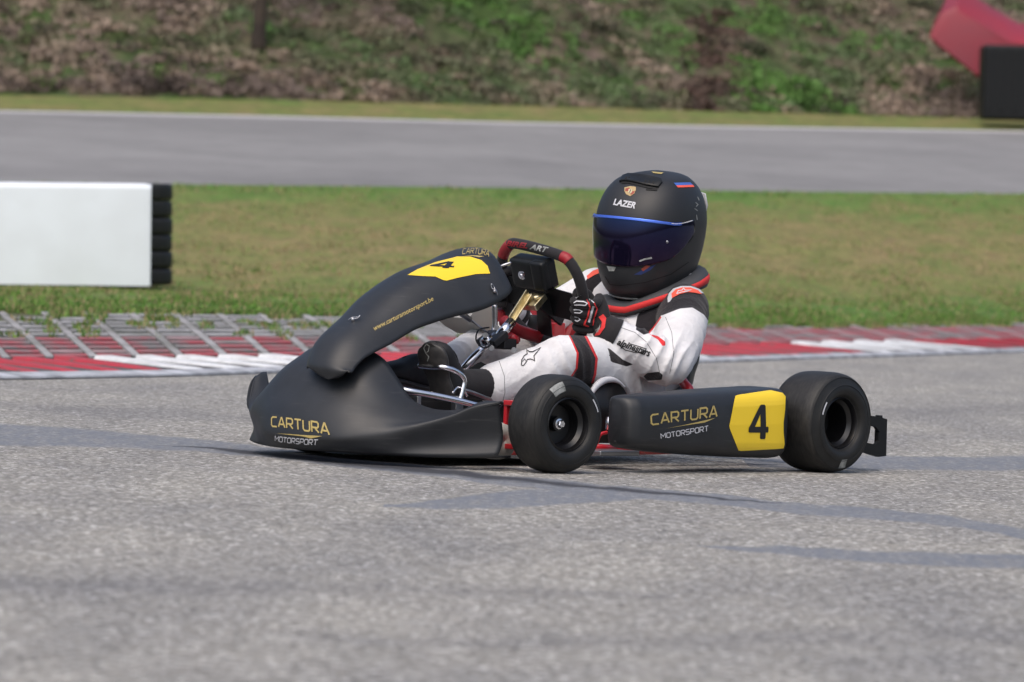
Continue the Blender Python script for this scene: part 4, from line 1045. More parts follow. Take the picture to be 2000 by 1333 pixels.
# ================================================================== the driver
person = place('person', 'kart driver in white and black race suit, black helmet and gloves, seated and steering left', 'person', (KX, KY, 0), KT + math.pi)
def V3(*a): return Vector(a)
# body as closed tapered tubes, merged into one continuous surface
bd = MB()
def limb(pts_, rs_, seg=20):
    P, Q = crom([Vector(p) for p in pts_], rs_, False, 6)
    # round the ends
    t0 = (P[0] - P[1]).normalized(); t1 = (P[-1] - P[-2]).normalized(); a0 = []; r0 = []
    for q in (1., .8, .45): a0.append(P[0] + t0 * Q[0] * q * .8); r0.append(Q[0] * math.sqrt(max(.02, 1 - q * q)))
    a1 = [P[-1] + t1 * Q[-1] * q * .8 for q in (.45, .8, 1.)]; r1 = [Q[-1] * math.sqrt(max(.02, 1 - q * q)) for q in (.45, .8, 1.)]
    bd.tube(a0 + P + a1, r0 + Q + r1, seg, smooth_path=False)
def torso(secs, seg=28):
    rows = []
    us = np.linspace(0, len(secs) - 1, 34)
    for i in us:
        c0, c1_, c2, hw, hd = [crv(range(len(secs)), [s_[j] for s_ in secs], i) for j in range(5)]
        j0 = max(0, i - .2); j1 = min(len(secs) - 1, i + .2)
        A_ = Vector([crv(range(len(secs)), [s_[j] for s_ in secs], j1) - crv(range(len(secs)), [s_[j] for s_ in secs], j0) for j in range(3)]).normalized()
        lat = (Vector((0, 1, 0)) - A_ * A_.y).normalized(); fo = lat.cross(A_)
        rows.append([Vector((c0, c1_, c2)) + lat * hw * math.copysign(abs(math.cos(q)) ** .85, math.cos(q)) + fo * hd * math.copysign(abs(math.sin(q)) ** .85, math.sin(q)) for q in [2 * math.pi * k / seg for k in range(seg)]])
    bd.grid(rows, closev=True, cap=True)
shN, elN, wrN = kp(1335, 598, v=.165), kp(1306, 712, v=.315), kp(1196, 652, v=.205)
shF, elF, wrF = V3(-.935, -.150, .475), V3(-.74, -.25, .33), V3(-.60, -.165, .405)
hpN, knN, anN = V3(-.80, .13, .185), kp(1094, 701, v=.20), kp(962, 752, v=.13)
hpF, knF, anF = V3(-.82, -.10, .185), V3(-.50, -.17, .325), V3(-.262, -.10, .262)
torso([(-.88, .02, .10, .15, .10), (-.90, .02, .19, .165, .12), (-.915, .02, .28, .16, .115), (-.935, .02, .36, .165, .115), (-.952, .02, .42, .16, .10), (-.96, .02, .46, .11, .085), (-.962, .02, .50, .075, .07), (-.96, .02, .53, .06, .06)])
limb([V3(-.95, .05, .42), shN.lerp(V3(-.95, .05, .43), .35) + V3(0, 0, -.012), shN + V3(0, 0, -.006)], [.062, .066, .071])
limb([V3(-.95, -.02, .43), shF], [.07, .066])
mN = shN.lerp(elN, .5) + V3(.0, .012, -.004)
limb([shN + V3(0, 0, -.006), mN, elN], [.074, .071, .064])
limb([elN, elN.lerp(wrN, .35) + V3(.0, .0, -.002), elN.lerp(wrN, .75), wrN], [.064, .062, .052, .043])
limb([shF, shF.lerp(elF, .5) + V3(0, -.012, 0), elF], [.068, .062, .055]); limb([elF, elF.lerp(wrF, .5), wrF], [.055, .05, .043])
limb([hpN, hpN.lerp(knN, .35) + V3(0, .01, .035), hpN.lerp(knN, .7) + V3(0, .01, .022), knN], [.092, .086, .072, .066])
limb([knN + V3(-.01, 0, 0), knN.lerp(anN, .35) + V3(0, .005, -.008), knN.lerp(anN, .7) + V3(0, 0, -.003), anN], [.067, .066, .062, .060])
limb([hpF, hpF.lerp(knF, .5) + V3(0, 0, .02), knF], [.09, .076, .06]); limb([knF, knF.lerp(anF, .5), anF], [.050, .043, .038])
limb([V3(-.80, .10, .17), V3(-.82, -.08, .17)], [.09, .09])
raw = bd.build('person_raw', 'white')
md = raw.modifiers.new('r', 'REMESH'); md.mode = 'VOXEL'; md.voxel_size = .0052
md2 = raw.modifiers.new('s', 'SMOOTH'); md2.factor = .6; md2.iterations = 9
bpy.context.view_layer.update()
dg = bpy.context.evaluated_depsgraph_get(); me = bpy.data.meshes.new_from_object(raw.evaluated_get(dg))
bpy.data.objects.remove(raw)
nv = len(me.vertices); co = np.zeros(nv * 3); me.vertices.foreach_get('co', co); co = co.reshape(-1, 3)
no = np.zeros(nv * 3); me.vertices.foreach_get('normal', no); no = no.reshape(-1, 3)
# folds: ridges that run round the limbs and gather at elbow, knee, hip and armpit
def seg_t(P, a, b_):
    a = np.array(a); b_ = np.array(b_); d = b_ - a; t = np.clip(((P - a) @ d) / (d @ d), 0, 1); return t, np.linalg.norm(P - (a + t[:, None] * d), axis=1)
disp = np.zeros(nv)
rs = np.random.RandomState(5)
def folds(centre, radius, axis, freq, amp, seed, sharp=1.):
    global disp
    c_ = np.array(centre); r_ = np.linalg.norm(co - c_, axis=1); w_ = np.exp(-(r_ / radius) ** 2)
    ax = np.array(axis) / np.linalg.norm(axis); wob_ = np.array([noise.noise(Vector(p * 9 + seed)) for p in co[w_ > .02]])
    s_ = ((co[w_ > .02] - c_) @ ax) * freq + wob_ * 2.6 + seed
    f_ = 1 - np.abs(np.sin(s_)) ** .7 * 1.0; disp[w_ > .02] += (f_ - .4) * 2.1 * amp * w_[w_ > .02]
aN = (wrN - elN).normalized(); uN = (elN - shN).normalized()
folds(elN + V3(.03, .0, .03), .075, aN, 95, .0065, 1.3); folds(mN, .09, uN + V3(0, .3, .2), 60, .0055, 4.1); folds(elN.lerp(wrN, .6), .06, aN + V3(0, 0, .5), 80, .004, 2.2)
folds(shN + V3(0, .02, -.05), .07, uN, 70, .005, 7.7)
folds(knN + V3(.01, .03, -.04), .07, (anN - knN), 85, .006, 3.3); folds(knN.lerp(anN, .55), .07, V3(.7, .2, .6), 62, .0045, 9.1)
folds(hpN + V3(.09, .08, .06), .10, V3(.8, .1, -.8), 72, .0075, 5.2); folds(V3(-.80, .10, .28), .08, V3(.3, 0, 1), 80, .006, 6.4)
folds(V3(-.85, .0, .38), .10, V3(.4, .3, 1), 50, .006, 8.8); folds(knN.lerp(hpN, .4), .07, V3(1, .3, .3), 55, .004, 2.9)
folds(knF.lerp(anF, .6), .08, (anF - knF), 75, .005, 1.9); folds(elF, .09, V3(1, .5, .5), 70, .006, 12.)
big_ = np.array([noise.noise(Vector(p * 7 + 3.)) for p in co]) * .0028 + np.array([noise.noise(Vector(p * 19.)) for p in co]) * .0008
co2 = co + no * (disp + big_)[:, None]
me.vertices.foreach_set('co', co2.ravel()); me.update()
for p in me.polygons: p.use_smooth = True
# panels of the suit: outlines in the side view, carried through the cloth (signed distance per vertex)
Vd = np.array(VIEW); ex_ = np.array(VIEW.cross(Vector((0, 0, 1))).normalized()); ey_ = np.cross(ex_, Vd)
if ey_[2] < 0: ey_ = -ey_
def to2(P): return np.stack([P @ ex_, P @ ey_], 1)
P2 = to2(co2)
def sdpoly(px, v=.15):
    q = to2(np.array([kp(*p, v=v) for p in px])); n_ = len(q); d = np.full(nv, 9.); ins = np.zeros(nv, bool)
    for i in range(n_):
        a, b_ = q[i], q[(i + 1) % n_]; e = b_ - a; w_ = P2 - a; t = np.clip((w_ @ e) / (e @ e), 0, 1)
        d = np.minimum(d, np.linalg.norm(w_ - t[:, None] * e, axis=1))
        c_ = ((a[1] > P2[:, 1]) != (b_[1] > P2[:, 1])) & (P2[:, 0] < (b_[0] - a[0]) * (P2[:, 1] - a[1]) / (b_[1] - a[1] + 1e-12) + a[0]); ins ^= c_
    return np.where(ins, d, -d)
black_ = np.full(nv, -1.); red_ = np.full(nv, -1.)
depth = co2 @ Vd
def addp(arr, sd, mask=None, lo=-1.):
    s_ = np.where(mask, sd, -1.) if mask is not None else sd
    return np.maximum(arr, s_)
near_leg = (co2[:, 1] > .06) & (co2[:, 0] > -.78)
KB = [(1118, 664), (1130, 690), (1128, 720), (1108, 752), (1090, 800), (1130, 800), (1150, 765), (1160, 730), (1163, 700), (1152, 678), (1138, 650), (1105, 640)]
t_, dl = seg_t(co2, knN, hpN)
legm = near_leg & (co2[:, 0] < -.38)
sdk = sdpoly(KB, .2); black_ = addp(black_, sdk, legm); 
KR = [(1114, 662), (1126, 690), (1124, 720), (1104, 752), (1086, 800), (1134, 802), (1154, 767), (1164.5, 731), (1167.5, 700), (1156, 675), (1142, 648), (1102, 640)]
red_ = addp(red_, sdpoly(KR, .2), legm)
armm = seg_t(co2, shN, elN)[1] < .11
up_ = (co2[:, 2] > .25)
# shoulder cap and side of chest
SHC = [(1262, 600), (1292, 617), (1326, 604), (1350, 602), (1372, 616), (1384, 632), (1410, 640), (1410, 540), (1360, 520), (1300, 530), (1276, 565)]
black_ = addp(black_, sdpoly(SHC, .16), up_ & (depth < np.median(depth) + 9))
CHS = [(1240, 645), (1245, 618), (1262, 592), (1280, 573), (1312, 565), (1330, 580), (1290, 617), (1275, 640), (1264, 652), (1255, 655)]
torm = up_
black_ = addp(black_, sdpoly(CHS, .12), torm)
red_ = addp(red_, sdpoly([(1286, 612), (1292, 620), (1276, 644), (1264, 655), (1268, 640)], .2), torm)
red_ = addp(red_, sdpoly([(1264, 652), (1284, 657), (1298, 668), (1298, 676), (1292, 676), (1284, 664)], .25), torm)
# far shoulder
black_ = addp(black_, sdpoly([(1137, 585), (1136, 560), (1150, 540), (1168, 528), (1180, 532), (1180, 545), (1160, 565), (1150, 590)], -.15), torm & (co2[:, 1] < -.04))
# belly / crotch side panel below the forearm
black_ = addp(black_, sdpoly([(1165, 675), (1190, 682), (1215, 703), (1235, 712), (1222, 716), (1195, 708), (1172, 692)], .1), co2[:, 0] < -.55)
black_ = addp(black_, sdpoly([(1256, 735), (1262, 729), (1284, 726), (1292, 732), (1290, 742), (1262, 744)], .2), co2[:, 0] < -.55)
# red far sleeve cuff
for nm, arr in (('black', black_), ('red', red_)):
    a = me.attributes.new(nm, 'FLOAT', 'POINT'); a.data.foreach_set('value', arr)
mS = bpy.data.materials.new('race_suit'); mS.use_nodes = True; n = mS.node_tree.nodes; l = mS.node_tree.links; b = n['Principled BSDF']
b.inputs['Roughness'].default_value = .85; b.inputs['Specular IOR Level'].default_value = .25; b.inputs['Sheen Weight'].default_value = .15
def step(nm):
    a = n.new('ShaderNodeAttribute'); a.attribute_name = nm
    return nmath(n, l, 'MULTIPLY', nmath(n, l, 'ADD', a.outputs['Fac'], .0004), 1200., True)
tc = n.new('ShaderNodeTexCoord'); d1_ = nnoise(n, l, tc.outputs['Object'], 11, 6, .4)
sx = n.new('ShaderNodeSeparateXYZ'); l.new(tc.outputs['Object'], sx.inputs[0])
wc = nramp(n, l, d1_.outputs[0], [(.3, (.60, .59, .60)), (.55, (.70, .70, .715)), (.8, (.72, .725, .74))])
cx = nmix(n, l, step('red'), wc.outputs[0], (.60, .025, .03)); cy = nmix(n, l, step('black'), cx.outputs[2], (.014, .012, .015)); l.new(cy.outputs[2], b.inputs['Base Color'])
f1 = nnoise(n, l, tc.outputs['Object'], 38, 5, 1.2); f2 = nnoise(n, l, tc.outputs['Object'], 900, 2)
hsum = nmath(n, l, 'ADD', f1.outputs[0], nmath(n, l, 'MULTIPLY', f2.outputs[0], .2))
bp = n.new('ShaderNodeBump'); bp.inputs['Strength'].default_value = .5; bp.inputs['Distance'].default_value = .007; l.new(hsum, bp.inputs['Height']); l.new(bp.outputs[0], b.inputs['Normal'])
me.materials.clear(); me.materials.append(mS)
body = link('race_suit', me, person); bodyT = bvh(body)
for at__ in (): pass
# lettering and marks on the suit
STAR = [(1018, 714), (1019, 704), (1024, 696), (1030, 692), (1029, 684), (1034, 688), (1041, 688), (1056, 680), (1047, 691), (1043, 696), (1044, 705), (1036, 702), (1030, 703), (1027, 709), (1022, 715)]
def px_line(name, tree, pl, wpx, m, parent, closed=False, off=.001):
    x0 = min(p[0] for p in pl); y0 = min(p[1] for p in pl)
    pts2 = [(p[0], -p[1]) for p in pl]; pts2 = pts2 + [pts2[0]] if closed else pts2
    mb = MB()
    Vv, Fc, bm = sub_polys(strip(pts2, wpx), .01, 1 / 711, 1 / 711); bm.free(); out = []; bad = set(); last = None
    for i, v in enumerate(Vv):
        h = hit(tree, v.x, -v.y)
        if h[0] is None and last is not None:
            o_, d_ = kray(v.x, -v.y); d_ = d_.normalized(); out.append(o_ + d_ * (last - o_).dot(d_)); continue
        if h[0] is None: bad.add(i); out.append(Vector()); continue
        last = h[0]; nn = h[1] if h[1].dot(VIEW) < 0 else -h[1]; out.append(h[0] + nn * off)
    mb.add(out, [f for f in Fc if not any(i in bad for i in f)])
    return mb.build(name, m, parent)
px_line('star_emblem', bodyT, STAR, 1.9, 'black', body, True, .0015)
px_line('star_emblem', bodyT, [(1020, 707), (1025, 702), (1027, 706)], 1.3, 'black', body, False, .0015)
px_decal('lettering', bodyT, [(1203, 677), (1268, 702), (1209, 661), (1272, 684)], font_text('alpinestars', .3, .03), 'black', body, .0018)
px_line('lettering_flourish', bodyT, [(1207, 673), (1222, 684), (1238, 688), (1256, 690), (1262, 682), (1250, 678), (1230, 672)], 1.6, 'black', body, False, .0014)
poly_decal('shoulder_badge', bodyT, [(1305, 592), (1304, 584), (1307, 574), (1315, 565), (1330, 560), (1349, 560), (1366, 566), (1374, 574), (1360, 573), (1345, 571), (1328, 574), (1315, 581), (1309, 590)], 'silver', body, .0016)
poly_decal('shoulder_badge', bodyT, [(1313, 584), (1312, 575), (1320, 567), (1333, 563), (1348, 563), (1362, 568), (1370, 576), (1356, 573), (1343, 572), (1327, 576)], 'orange', body, .0024)
px_line('badge_star', bodyT, [(1322, 576), (1325, 570), (1332, 569), (1335, 565), (1338, 569), (1350, 568), (1342, 571), (1330, 573), (1322, 576)], 1.6, 'silver', body, False, .0032)
poly_decal('far_badge', bodyT, [(1146, 540), (1158, 530), (1171, 525), (1176, 527), (1176, 532), (1160, 539), (1148, 546)], 'orange', body, .0016)
for pl in ([(1212, 640), (1240, 650), (1262, 668), (1282, 700), (1290, 735)], [(1300, 620), (1312, 650), (1316, 690), (1308, 730)], [(975, 706), (985, 735), (986, 768), (980, 790)]):
    px_line('seam', bodyT, pl, .9, 'grey', body, False, .0006)
# ankles, socks and shoes
def shoe(name, heel, toe, ankle, solen, wd, parent):
    ax = (toe - heel); L_ = ax.length; ax.normalize(); sn = (solen - ax * solen.dot(ax)).normalized(); lt = ax.cross(sn)
    S = [(0, .0, .030, .050), (.06, .0, .036, .075), (.2, 0, .036, .09), (.4, .0, .034, .082), (.6, 0, .042, .062), (.8, 0, .045, .048), (.93, 0, .036, .036), (1., 0, .018, .022)]
    k = MB(); rows = []
    for t in np.linspace(0, 1, 30):
        _, _, hw, hh = [crv([q[0] for q in S], [q[j] for q in S], t) for j in range(4)]; hw *= wd
        row = []
        for i in range(28):
            q = 2 * math.pi * i / 28; c_, s_ = math.cos(q), math.sin(q)
            row.append(heel + ax * L_ * t + lt * hw * math.copysign(abs(c_) ** .75, c_) - sn * (hh / 2 - hh / 2 * math.copysign(abs(s_) ** (.5 if s_ > 0 else .9), s_)))
        rows.append(row)
    k.grid(rows, closev=True, cap=True)
    sh = k.build(name, 'leather', parent)
    k = MB(); rows = []
    for t in np.linspace(-.02, 1.03, 26):
        hw = crv([q[0] for q in S], [q[2] for q in S], min(1, max(0, t))) * wd * 1.08 * (1 if .0 < t < 1 else .72)
        rows.append([heel + ax * L_ * t + lt * hw * x_ + sn * z_ for x_, z_ in ((-1, 0), (-1.02, .006), (-.9, .011), (.9, .011), (1.02, .006), (1, 0), (.5, -.01), (-.5, -.01))])
    k.grid(rows, closev=True, cap=True); so_ = k.build('sole', 'sole', sh, auto=60)
    k = MB(); a0 = heel + ax * L_ * .16 - sn * .05; d_ = (ankle - a0)
    k.tube([a0, a0 + d_ * .35, a0 + d_ * .7, ankle], [.040, .041, .043, .048], 20); k.build('ankle_cuff', 'fabric_black', sh)
    return sh, ax, sn, lt, L_
heN, toN = kp(870, 780, v=.135), kp(840, 672, v=.125)
snN = Vector((.9, .05, .30)).normalized()
shn, axn, sn_, ltn, Ln = shoe('shoe', heN, toN, anN + V3(-.01, 0, 0), snN, 1.0, person)
heF, toF = V3(-.19, -.10, .19), V3(.0, -.085, .222)
shf, axf, snf, ltf, Lf = shoe('shoe', heF, toF, anF + V3(-.01, 0, 0), Vector((.25, 0, -1)).normalized(), 1.0, person)
shT = bvh(shn); fsT = bvh([o for o in shn.children if o.name.startswith('sole')][0])
px_line('sole_mark', fsT, [(832, 690), (828, 680), (833, 672), (839, 676), (837, 686), (832, 690), (838, 697), (835, 706)], 1.6, 'lightgrey', shn, False, .0012)
px_line('shoe_badge', shT, [(872, 737), (874, 733), (882, 752), (882, 762), (876, 770), (872, 745)], 2.0, 'lightgrey', shn, False, .002)
for dx in (0, 1, 2, 3, 4):
    a = heN.lerp(toN, .38 + .09 * dx) - snN * (.085 - .008 * dx); k = MB(); k.tube([a - ltn * .02, a - snN * .007, a + ltn * .02], .003, 8); k.build('lace', 'fabric_black', shn)
la = kp(782, 712, v=-.1); k = MB(); k.tube([la, la + V3(-.01, 0, .018), la + V3(-.03, 0, .02), la + V3(-.025, 0, .002), la], .0028, 8); k.tube([la, la + V3(.02, 0, .006), la + V3(.04, .01, -.004)], .0028, 8); k.build('lace', 'black', shf)

# ---- gloves: palm and five fingers closed round the rim
def glove(name, wr, grip_ang, side):
    c_ = rim_pt(grip_ang); t_ = (rim_pt(grip_ang + .06) - rim_pt(grip_ang - .06)).normalized()
    if t_.z < 0: t_ = -t_
    out = (c_ - SC).normalized(); drv = nW  # towards the driver
    if drv.dot(wr - c_) < 0: drv = -drv
    k = MB()
    def tb(pts_, rs_, seg=14):
        P, Q = crom([Vector(p) for p in pts_], rs_, False, 4)
        t0 = (P[0] - P[1]).normalized(); t1 = (P[-1] - P[-2]).normalized()
        k.tube([P[0] + t0 * Q[0] * .7] + P + [P[-1] + t1 * Q[-1] * .45, P[-1] + t1 * Q[-1] * .8], [Q[0] * .5] + Q + [Q[-1] * .8, Q[-1] * .35], seg, smooth_path=False)
    R0 = .0155; fr_ = .0124
    fw = (out * .8 + drv * .35).normalized()
    lens = (1.0, 1.08, 1.02, .86); tips = []
    kn = []
    for i in range(4):
        off = t_ * (.040 - .0265 * i); fr_i = fr_ * (1, 1.02, 1., .9)[i]
        # knuckle on the outer driver side, finger passes outside the rim and curls back on the far side
        k0 = c_ + off + drv * .040 + out * .022; k1 = c_ + off + drv * .010 + out * (R0 + fr_i + .006); k2 = c_ + off - drv * .018 * lens[i] + out * (R0 * .9 + .004); k3 = c_ + off - drv * (R0 + fr_i + .002) - out * .004 * lens[i]; k4 = c_ + off - drv * (R0 + fr_i - .003) * .9 - out * .020 * lens[i]
        tb([k0, k1, k2, k3, k4], [fr_i * 1.12, fr_i * 1.08, fr_i, fr_i * .95, fr_i * .85]); kn.append((k0, k1, k2, k3))
    pc = c_ + drv * .040 + out * .012
    # back of the hand: four metacarpals and a heel
    for i in range(4):
        off = t_ * (.040 - .0265 * i); w_ = wr + t_ * (.012 - .010 * i)
        tb([kn[i][0], (kn[i][0]).lerp(w_, .5) + out * .006, w_], [.0155, .019, .024])
    tb([c_ + t_ * .0 + drv * .03 - out * .006, (c_ + drv * .03).lerp(wr, .5) - out * .008, wr], [.019, .024, .027])
    # thumb leaves the side of the palm near its base and closes over the inner side of the rim
    b0 = (c_ + drv * .035).lerp(wr, .45) + t_ * .018 - out * .010
    tb([b0, c_ + t_ * .040 + drv * .030 - out * .012, c_ + t_ * .052 + drv * .008 - out * .028, c_ + t_ * .050 - drv * .010 - out * .022], [.016, .0135, .0115, .0095])
    rawg = k.build('g', 'fabric_black'); m1 = rawg.modifiers.new('r', 'REMESH'); m1.mode = 'VOXEL'; m1.voxel_size = .0019; m2 = rawg.modifiers.new('s', 'SMOOTH'); m2.factor = .5; m2.iterations = 2
    bpy.context.view_layer.update(); mm = bpy.data.meshes.new_from_object(rawg.evaluated_get(bpy.context.evaluated_depsgraph_get())); bpy.data.objects.remove(rawg)
    for p in mm.polygons: p.use_smooth = True
    mm.materials.clear(); mm.materials.append(MT['fabric_black']); g = link(name, mm, person)
    # cuff
    ft = ((wrN, elN) if side > 0 else (wrF, elF)); d_ = (ft[1] - ft[0]).normalized(); k = MB()
    k.tube([wr - d_ * .016, wr + d_ * .002, ft[0] - d_ * .004, ft[0] + d_ * .010], [.031, .040, .047, .049], 24); k.build('cuff', 'fabric_black', g)
    return g, kn
gAng = None; best = 9
for i in range(360):
    q = rim_pt(R(i)) ; kk = proj_px = None
    d_ = (q - kp(1131, 612, v=q.y)).length
    if d_ < best and q.y > 0: best = d_; gAng = R(i)
wN = kp(1178, 640, v=.185); wF = V3(-.60, -.165, .405)
gN, knN_ = glove('glove', wN, gAng, 1)
gF, knF_ = glove('glove', wF, R(188), -1)
gT = bvh(gN)
for pl in ([(1121, 592), (1126, 589), (1140, 590), (1147, 593), (1143, 597), (1132, 596), (1122, 596)], [(1121, 606), (1131, 606), (1137, 609), (1133, 612), (1122, 611)], [(1122, 620), (1130, 621), (1133, 625), (1128, 628), (1123, 626)]):
    px_line('finger_piping', gT, pl, 1.9, 'silver', gN, False, .0014)
px_line('finger_piping', gT, [(1124, 583), (1130, 579), (1140, 579), (1150, 584), (1160, 592)], 1.8, 'silver', gN, False, .0014)
px_line('glove_trim', gT, [(1146, 582), (1152, 600), (1148, 618), (1141, 634), (1150, 638)], 3.0, 'redfab', gN, False, .0016)
px_line('glove_trim', gT, [(1160, 592), (1166, 604), (1160, 622), (1158, 636)], 2.2, 'redfab', gN, False, .0016)
px_line('glove_mark', gT, [(1159, 598), (1155, 612), (1150, 630)], 4.0, 'silver', gN, False, .0016)
cuT = bvh(gN, [o for o in gN.children if o.name.startswith('cuff')][0])
poly_decal('glove_patch', cuT, [(1170, 620), (1178, 614), (1184, 622), (1182, 640), (1172, 654), (1162, 656), (1166, 648), (1174, 640), (1176, 630)], 'redfab', gN, .002)
poly_decal('glove_patch', cuT, [(1164, 645), (1170, 640), (1173, 634), (1172, 645), (1166, 653)], 'lightgrey', gN, .002)

# ---- helmet
hc = kp(1268, 590, v=.03); yaw = math.atan2(kf.dot(Vector((0, 0, 0))), 1)
hel = bpy.data.objects.new('helmet', None)
HS = [(0.0, .118, .075, .088), (.02, .146, .095, .106), (.05, .166, .120, .120), (.09, .176, .142, .131), (.13, .177, .162, .139), (.17, .174, .176, .144), (.21, .167, .182, .146), (.25, .155, .179, .141), (.285, .135, .167, .130), (.315, .107, .145, .111), (.337, .070, .110, .081), (.350, .012, .045, .025)]
hh = [q[0] for q in HS]
# local frame of the head: yaw towards the camera, chin down a little, slight lean
th_h = R(12.5)
HF = Vector((math.cos(th_h), math.sin(th_h), 0)); HL = Vector((-math.sin(th_h), math.cos(th_h), 0)); HZ = Vector((0, 0, 1))
pit = R(9); HF, HZ = HF * math.cos(pit) - HZ * math.sin(pit), HZ * math.cos(pit) + HF * math.sin(pit)
lean = R(-3); HL, HZ = HL * math.cos(lean) + HZ * math.sin(lean), HZ * math.cos(lean) - HL * math.sin(lean)
HC = kp(1268, 588, v=.03) - HZ * .0
HCb = kp(1270, 456, v=.03) - HZ * .175
def hpt(az, h, off=0.):
    a_f, a_r, b_ = [crv(hh, [q[j] for q in HS], min(max(h, 0), .350)) for j in (1, 2, 3)]
    c_, s_ = math.cos(az), math.sin(az); a_ = a_f if c_ > 0 else a_r; e = 2 / 2.25
    x_ = math.copysign(abs(c_) ** e, c_) * (a_ + off); y_ = math.copysign(abs(s_) ** e, s_) * (b_ + off)
    chin = .012 * max(0, c_) ** 6 * math.exp(-((h - .05) / .05) ** 2)
    return HCb + HF * (x_ + chin) + HL * y_ + HZ * h
k = MB(); hs_ = list(np.linspace(0, .30, 50)) + list(.30 + .050 * np.sin(np.linspace(.06, 1, 18) * math.pi / 2))
k.grid([[hpt(2 * math.pi * i / 120, h) for i in range(120)] for h in hs_], closev=True, cap=True)
helmet = k.build('helmet', 'helmet', person); helT = bvh(helmet)
def hgrid(name, az0, az1, fz0, fz1, off, m, na=60, nh=24, parent=None, thick=.0):
    k = MB(); k.grid([[hpt(a, fz0(a) + (fz1(a) - fz0(a)) * t, off + (.004 * math.sin(math.pi * min(1, t * 1.0)) if thick else 0)) for a in np.linspace(az0, az1, na)] for t in np.linspace(0, 1, nh)])
    o = k.build(name, m, parent or helmet); return solid(o, .003, 0)
# visor: azimuth +-88 deg, wide in front and narrowing to the pivots
def vtop(a): return .242 - .022 * (abs(a) / 1.2) ** 2 * (1 if abs(a) < 1.2 else 1) + .060 * max(0, abs(a) - 1.0) ** 1.5
def vbot(a): return .108 + .018 * (abs(a) / 1.0) ** 2 + .050 * max(0, (abs(a) - .95) / .6) ** 1.6
visor = hgrid('visor', -1.52, 1.52, vbot, vtop, .0045, 'visor', 90, 28)
vT = bvh(visor)
hgrid('visor_strip', -1.22, 1.18, lambda a: vtop(a) - .004, lambda a: vtop(a) + .0035, .0075, 'blue', 60, 5, visor)
hgrid('visor_rim_line', .95, 1.45, lambda a: vtop(a) + .000, lambda a: vtop(a) + .002, .0075, 'silver', 20, 3, visor)
hgrid('helmet_trim', -1.2, 1.75, lambda a: .005, lambda a: .010, .004, 'lightgrey', 60, 3)
hgrid('neck_roll', -3.14, 3.14, lambda a: -.0, lambda a: .004, .003, 'black', 60, 3)
# chin vent
def hdec(name, az, h, pts_, m, off, par=None): pass
poly_decal('chin_vent', helT, [(1186, 520), (1204, 522), (1200, 530), (1190, 530)], 'lightgrey', helmet, .002)
px_line('chin_line', helT, [(1178, 505), (1186, 515), (1205, 518), (1222, 514), (1232, 505)], 2.0, 'darkhole', helmet, False, .0016)
px_line('shell_seam', helT, [(1182, 540), (1192, 556), (1212, 558), (1260, 552), (1310, 536), (1345, 512)], 1.2, 'darkhole', helmet, False, .0010)
# forehead vent: raised scoop with slots
def scoop(px):
    V = [hit(helT, *p) for p in px]; cen_ = sum((v[0] for v in V), Vector()) / len(V); nn = sum((v[1] if v[1].dot(VIEW) < 0 else -v[1] for v in V), Vector()).normalized()
    rows = [[v[0] - nn * .004 for v in V], [v[0] + nn * .007 for v in V], [cen_ + (v[0] - cen_) * .9 + nn * .010 for v in V], [cen_ + (v[0] - cen_) * .5 + nn * .0105 for v in V]]
    k = MB(); k.grid(rows, closev=True, cap=True); return k.build('top_vent', 'plastic2', helmet, auto=40)
scp = scoop([(1210, 357), (1216, 346), (1225, 343), (1245, 344), (1270, 348), (1292, 353), (1294, 358), (1286, 368), (1262, 364), (1240, 359), (1222, 356)])
scT = bvh(scp)
for q in ([(1224, 346), (1221, 352)], [(1230, 346), (1227, 352)], [(1262, 352), (1257, 360)], [(1269, 353), (1264, 361)], [(1277, 355), (1272, 363)]):
    px_line('vent_slot', scT, q, 3.0, 'darkhole', scp, False, .001)
px_line('vent_gap', helT, [(1214, 358), (1226, 357), (1242, 361), (1262, 366), (1284, 370)], 3.4, 'darkhole', helmet, False, .002)
px_line('vent_gap', helT, [(1262, 371), (1283, 372)], 2.4, 'darkhole', helmet, False, .002)
# crest, name, stickers
CR = [(1220, 367), (1231, 364.5), (1242, 366), (1242, 372), (1239, 379), (1231, 384), (1223, 380), (1220, 374)]
poly_decal('crest', helT, CR, 'crest', helmet, .0012)
poly_decal('crest_field', helT, [(1222, 369), (1230, 367.5), (1230, 374), (1221.5, 374.5)], 'crestred', helmet, .0018); poly_decal('crest_field', helT, [(1232, 375), (1240.5, 374), (1238, 379), (1232, 382)], 'crestred', helmet, .0018)
poly_decal('crest_field', helT, [(1228, 371), (1235, 370.5), (1234.5, 377), (1231, 379), (1228, 377)], 'brass', helmet, .0024); px_line('crest_mark', helT, [(1230, 378), (1231.5, 374), (1233, 372)], 1.4, 'black', helmet, False, .003)
px_decal('lettering', helT, [(1198, 401), (1240, 408.5), (1200.5, 388.5), (1244, 396)], font_text('LAZER', .15, .035), 'silver', helmet, .0015)
poly_decal('flag_sticker', helT, [(1316, 358), (1348, 357), (1353, 362), (1320, 363)], 'flagblue', helmet, .0012); poly_decal('flag_sticker', helT, [(1320, 363), (1353, 362), (1356, 366), (1324, 367)], 'orange', helmet, .0012)
poly_decal('top_sticker', helT, [(1272, 336), (1296, 338), (1292, 341), (1276, 339)], 'gold', helmet, .0012)
poly_decal('side_sticker', helT, [(1252, 526), (1262, 518), (1270, 520), (1262, 526), (1256, 530)], 'crestred', helmet, .0012)
poly_decal('side_sticker', helT, [(1238, 537), (1252, 529), (1282, 516), (1270, 528), (1252, 537)], 'nightblue', helmet, .001)
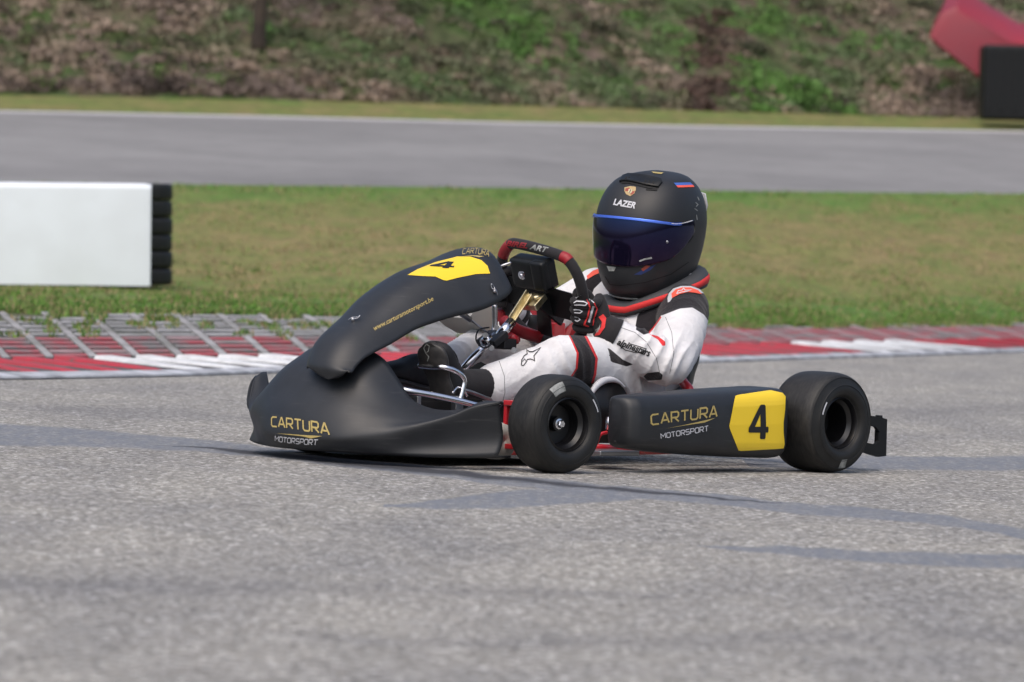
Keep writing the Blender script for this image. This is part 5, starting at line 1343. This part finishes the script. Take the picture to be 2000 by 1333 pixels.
px_line('side_mark', helT if True else vT, [(1249, 510), (1258, 506), (1272, 503)], 3.2, 'lightgrey', helmet, False, .008)
for pl in ([(1362, 385), (1365, 392)], [(1358, 396), (1363, 400), (1359, 404)], [(1356, 408), (1362, 412)], [(1360, 420), (1361, 430)]): px_line('side_script', helT, pl, 1.3, 'lightgrey', helmet, False, .001)
k = MB(); p_ = hit(vT, 1303, 473)[0] or hit(helT, 1303, 473)[0]; k.lathe([(.001, .003), (.004, .003), (.0045, 0)], p_, -VIEW, 12, closed=False); k.build('visor_pin', 'steel', visor)
px_line('pivot', helT, [(1338, 470), (1346, 456), (1350, 450), (1351, 462), (1344, 472), (1338, 474)], 3.4, 'darkhole', helmet, False, .003)
# rear spoiler
k = MB(); S_ = [hpt(math.pi - x_, .24 - .0 * abs(x_), .006) for x_ in np.linspace(-.6, .6, 13)]; rows = [[p - HZ * .03 for p in S_], [p - HF * .014 for p in S_], [p + HZ * .035 for p in S_]]
k.grid(rows); solid(k.build('rear_spoiler', 'silver', helmet), .004, 0)

# ---- neck brace: padded ring with red stripe
k = MB(); k2 = MB(); k3 = MB(); cN = kp(1274, 558, v=.03); rows = []; rr2 = []; rr3 = []
for i in range(72):
    a = 2 * math.pi * i / 72; ca, sa = math.cos(a), math.sin(a)
    rx = .128 + .045 * max(0, -ca); ry = .128; d_ = (HF * ca * rx + HL * sa * ry); d_.z = 0
    zc = -.034 + .034 * (-ca) + .014 * max(0, -ca) + .046 * max(0, sa); o_ = d_.normalized(); c_ = cN + d_ + Vector((0, 0, zc)); h_ = .021 + .012 * max(0, -ca)
    rows.append([c_ + o_ * x_ + Vector((0, 0, z_)) for x_, z_ in ((-.05, -h_ * .8), (-.05, h_ * .6), (-.03, h_ * .95), (.0, h_ * 1.0), (.016, h_ * .75), (.024, h_ * .35), (.026, h_ * .05), (.018, -h_ * .85), (.0, -h_))])
    rr2.append([c_ + o_ * x_ + Vector((0, 0, z_)) for x_, z_ in ((.018, h_ * .30), (.0275, h_ * .27), (.0295, -h_ * .15), (.0255, -h_ * .62), (.012, -h_ * .7))])
    rr3.append([c_ + o_ * x_ + Vector((0, 0, z_)) for x_, z_ in ((.012, -h_ * .60), (.026, -h_ * .58), (.022, -h_ * 1.0), (.0, -h_ * 1.12), (-.03, -h_ * 1.1))])
k.grid(rows, closeu=True, closev=True); nb = k.build('neck_brace', 'grey', person)
k2.grid(rr2, closeu=True, closev=True); k2.build('red_stripe', 'redfab', nb); k3.grid(rr3, closeu=True, closev=True); k3.build('black_edge', 'fabric_black', nb)
nbT = bvh(nb)
px_line('collar_script', nbT, [(1305, 547), (1312, 552), (1318, 545), (1324, 547), (1330, 543), (1338, 541), (1350, 535)], 1.6, 'silver', nb, False, .001)
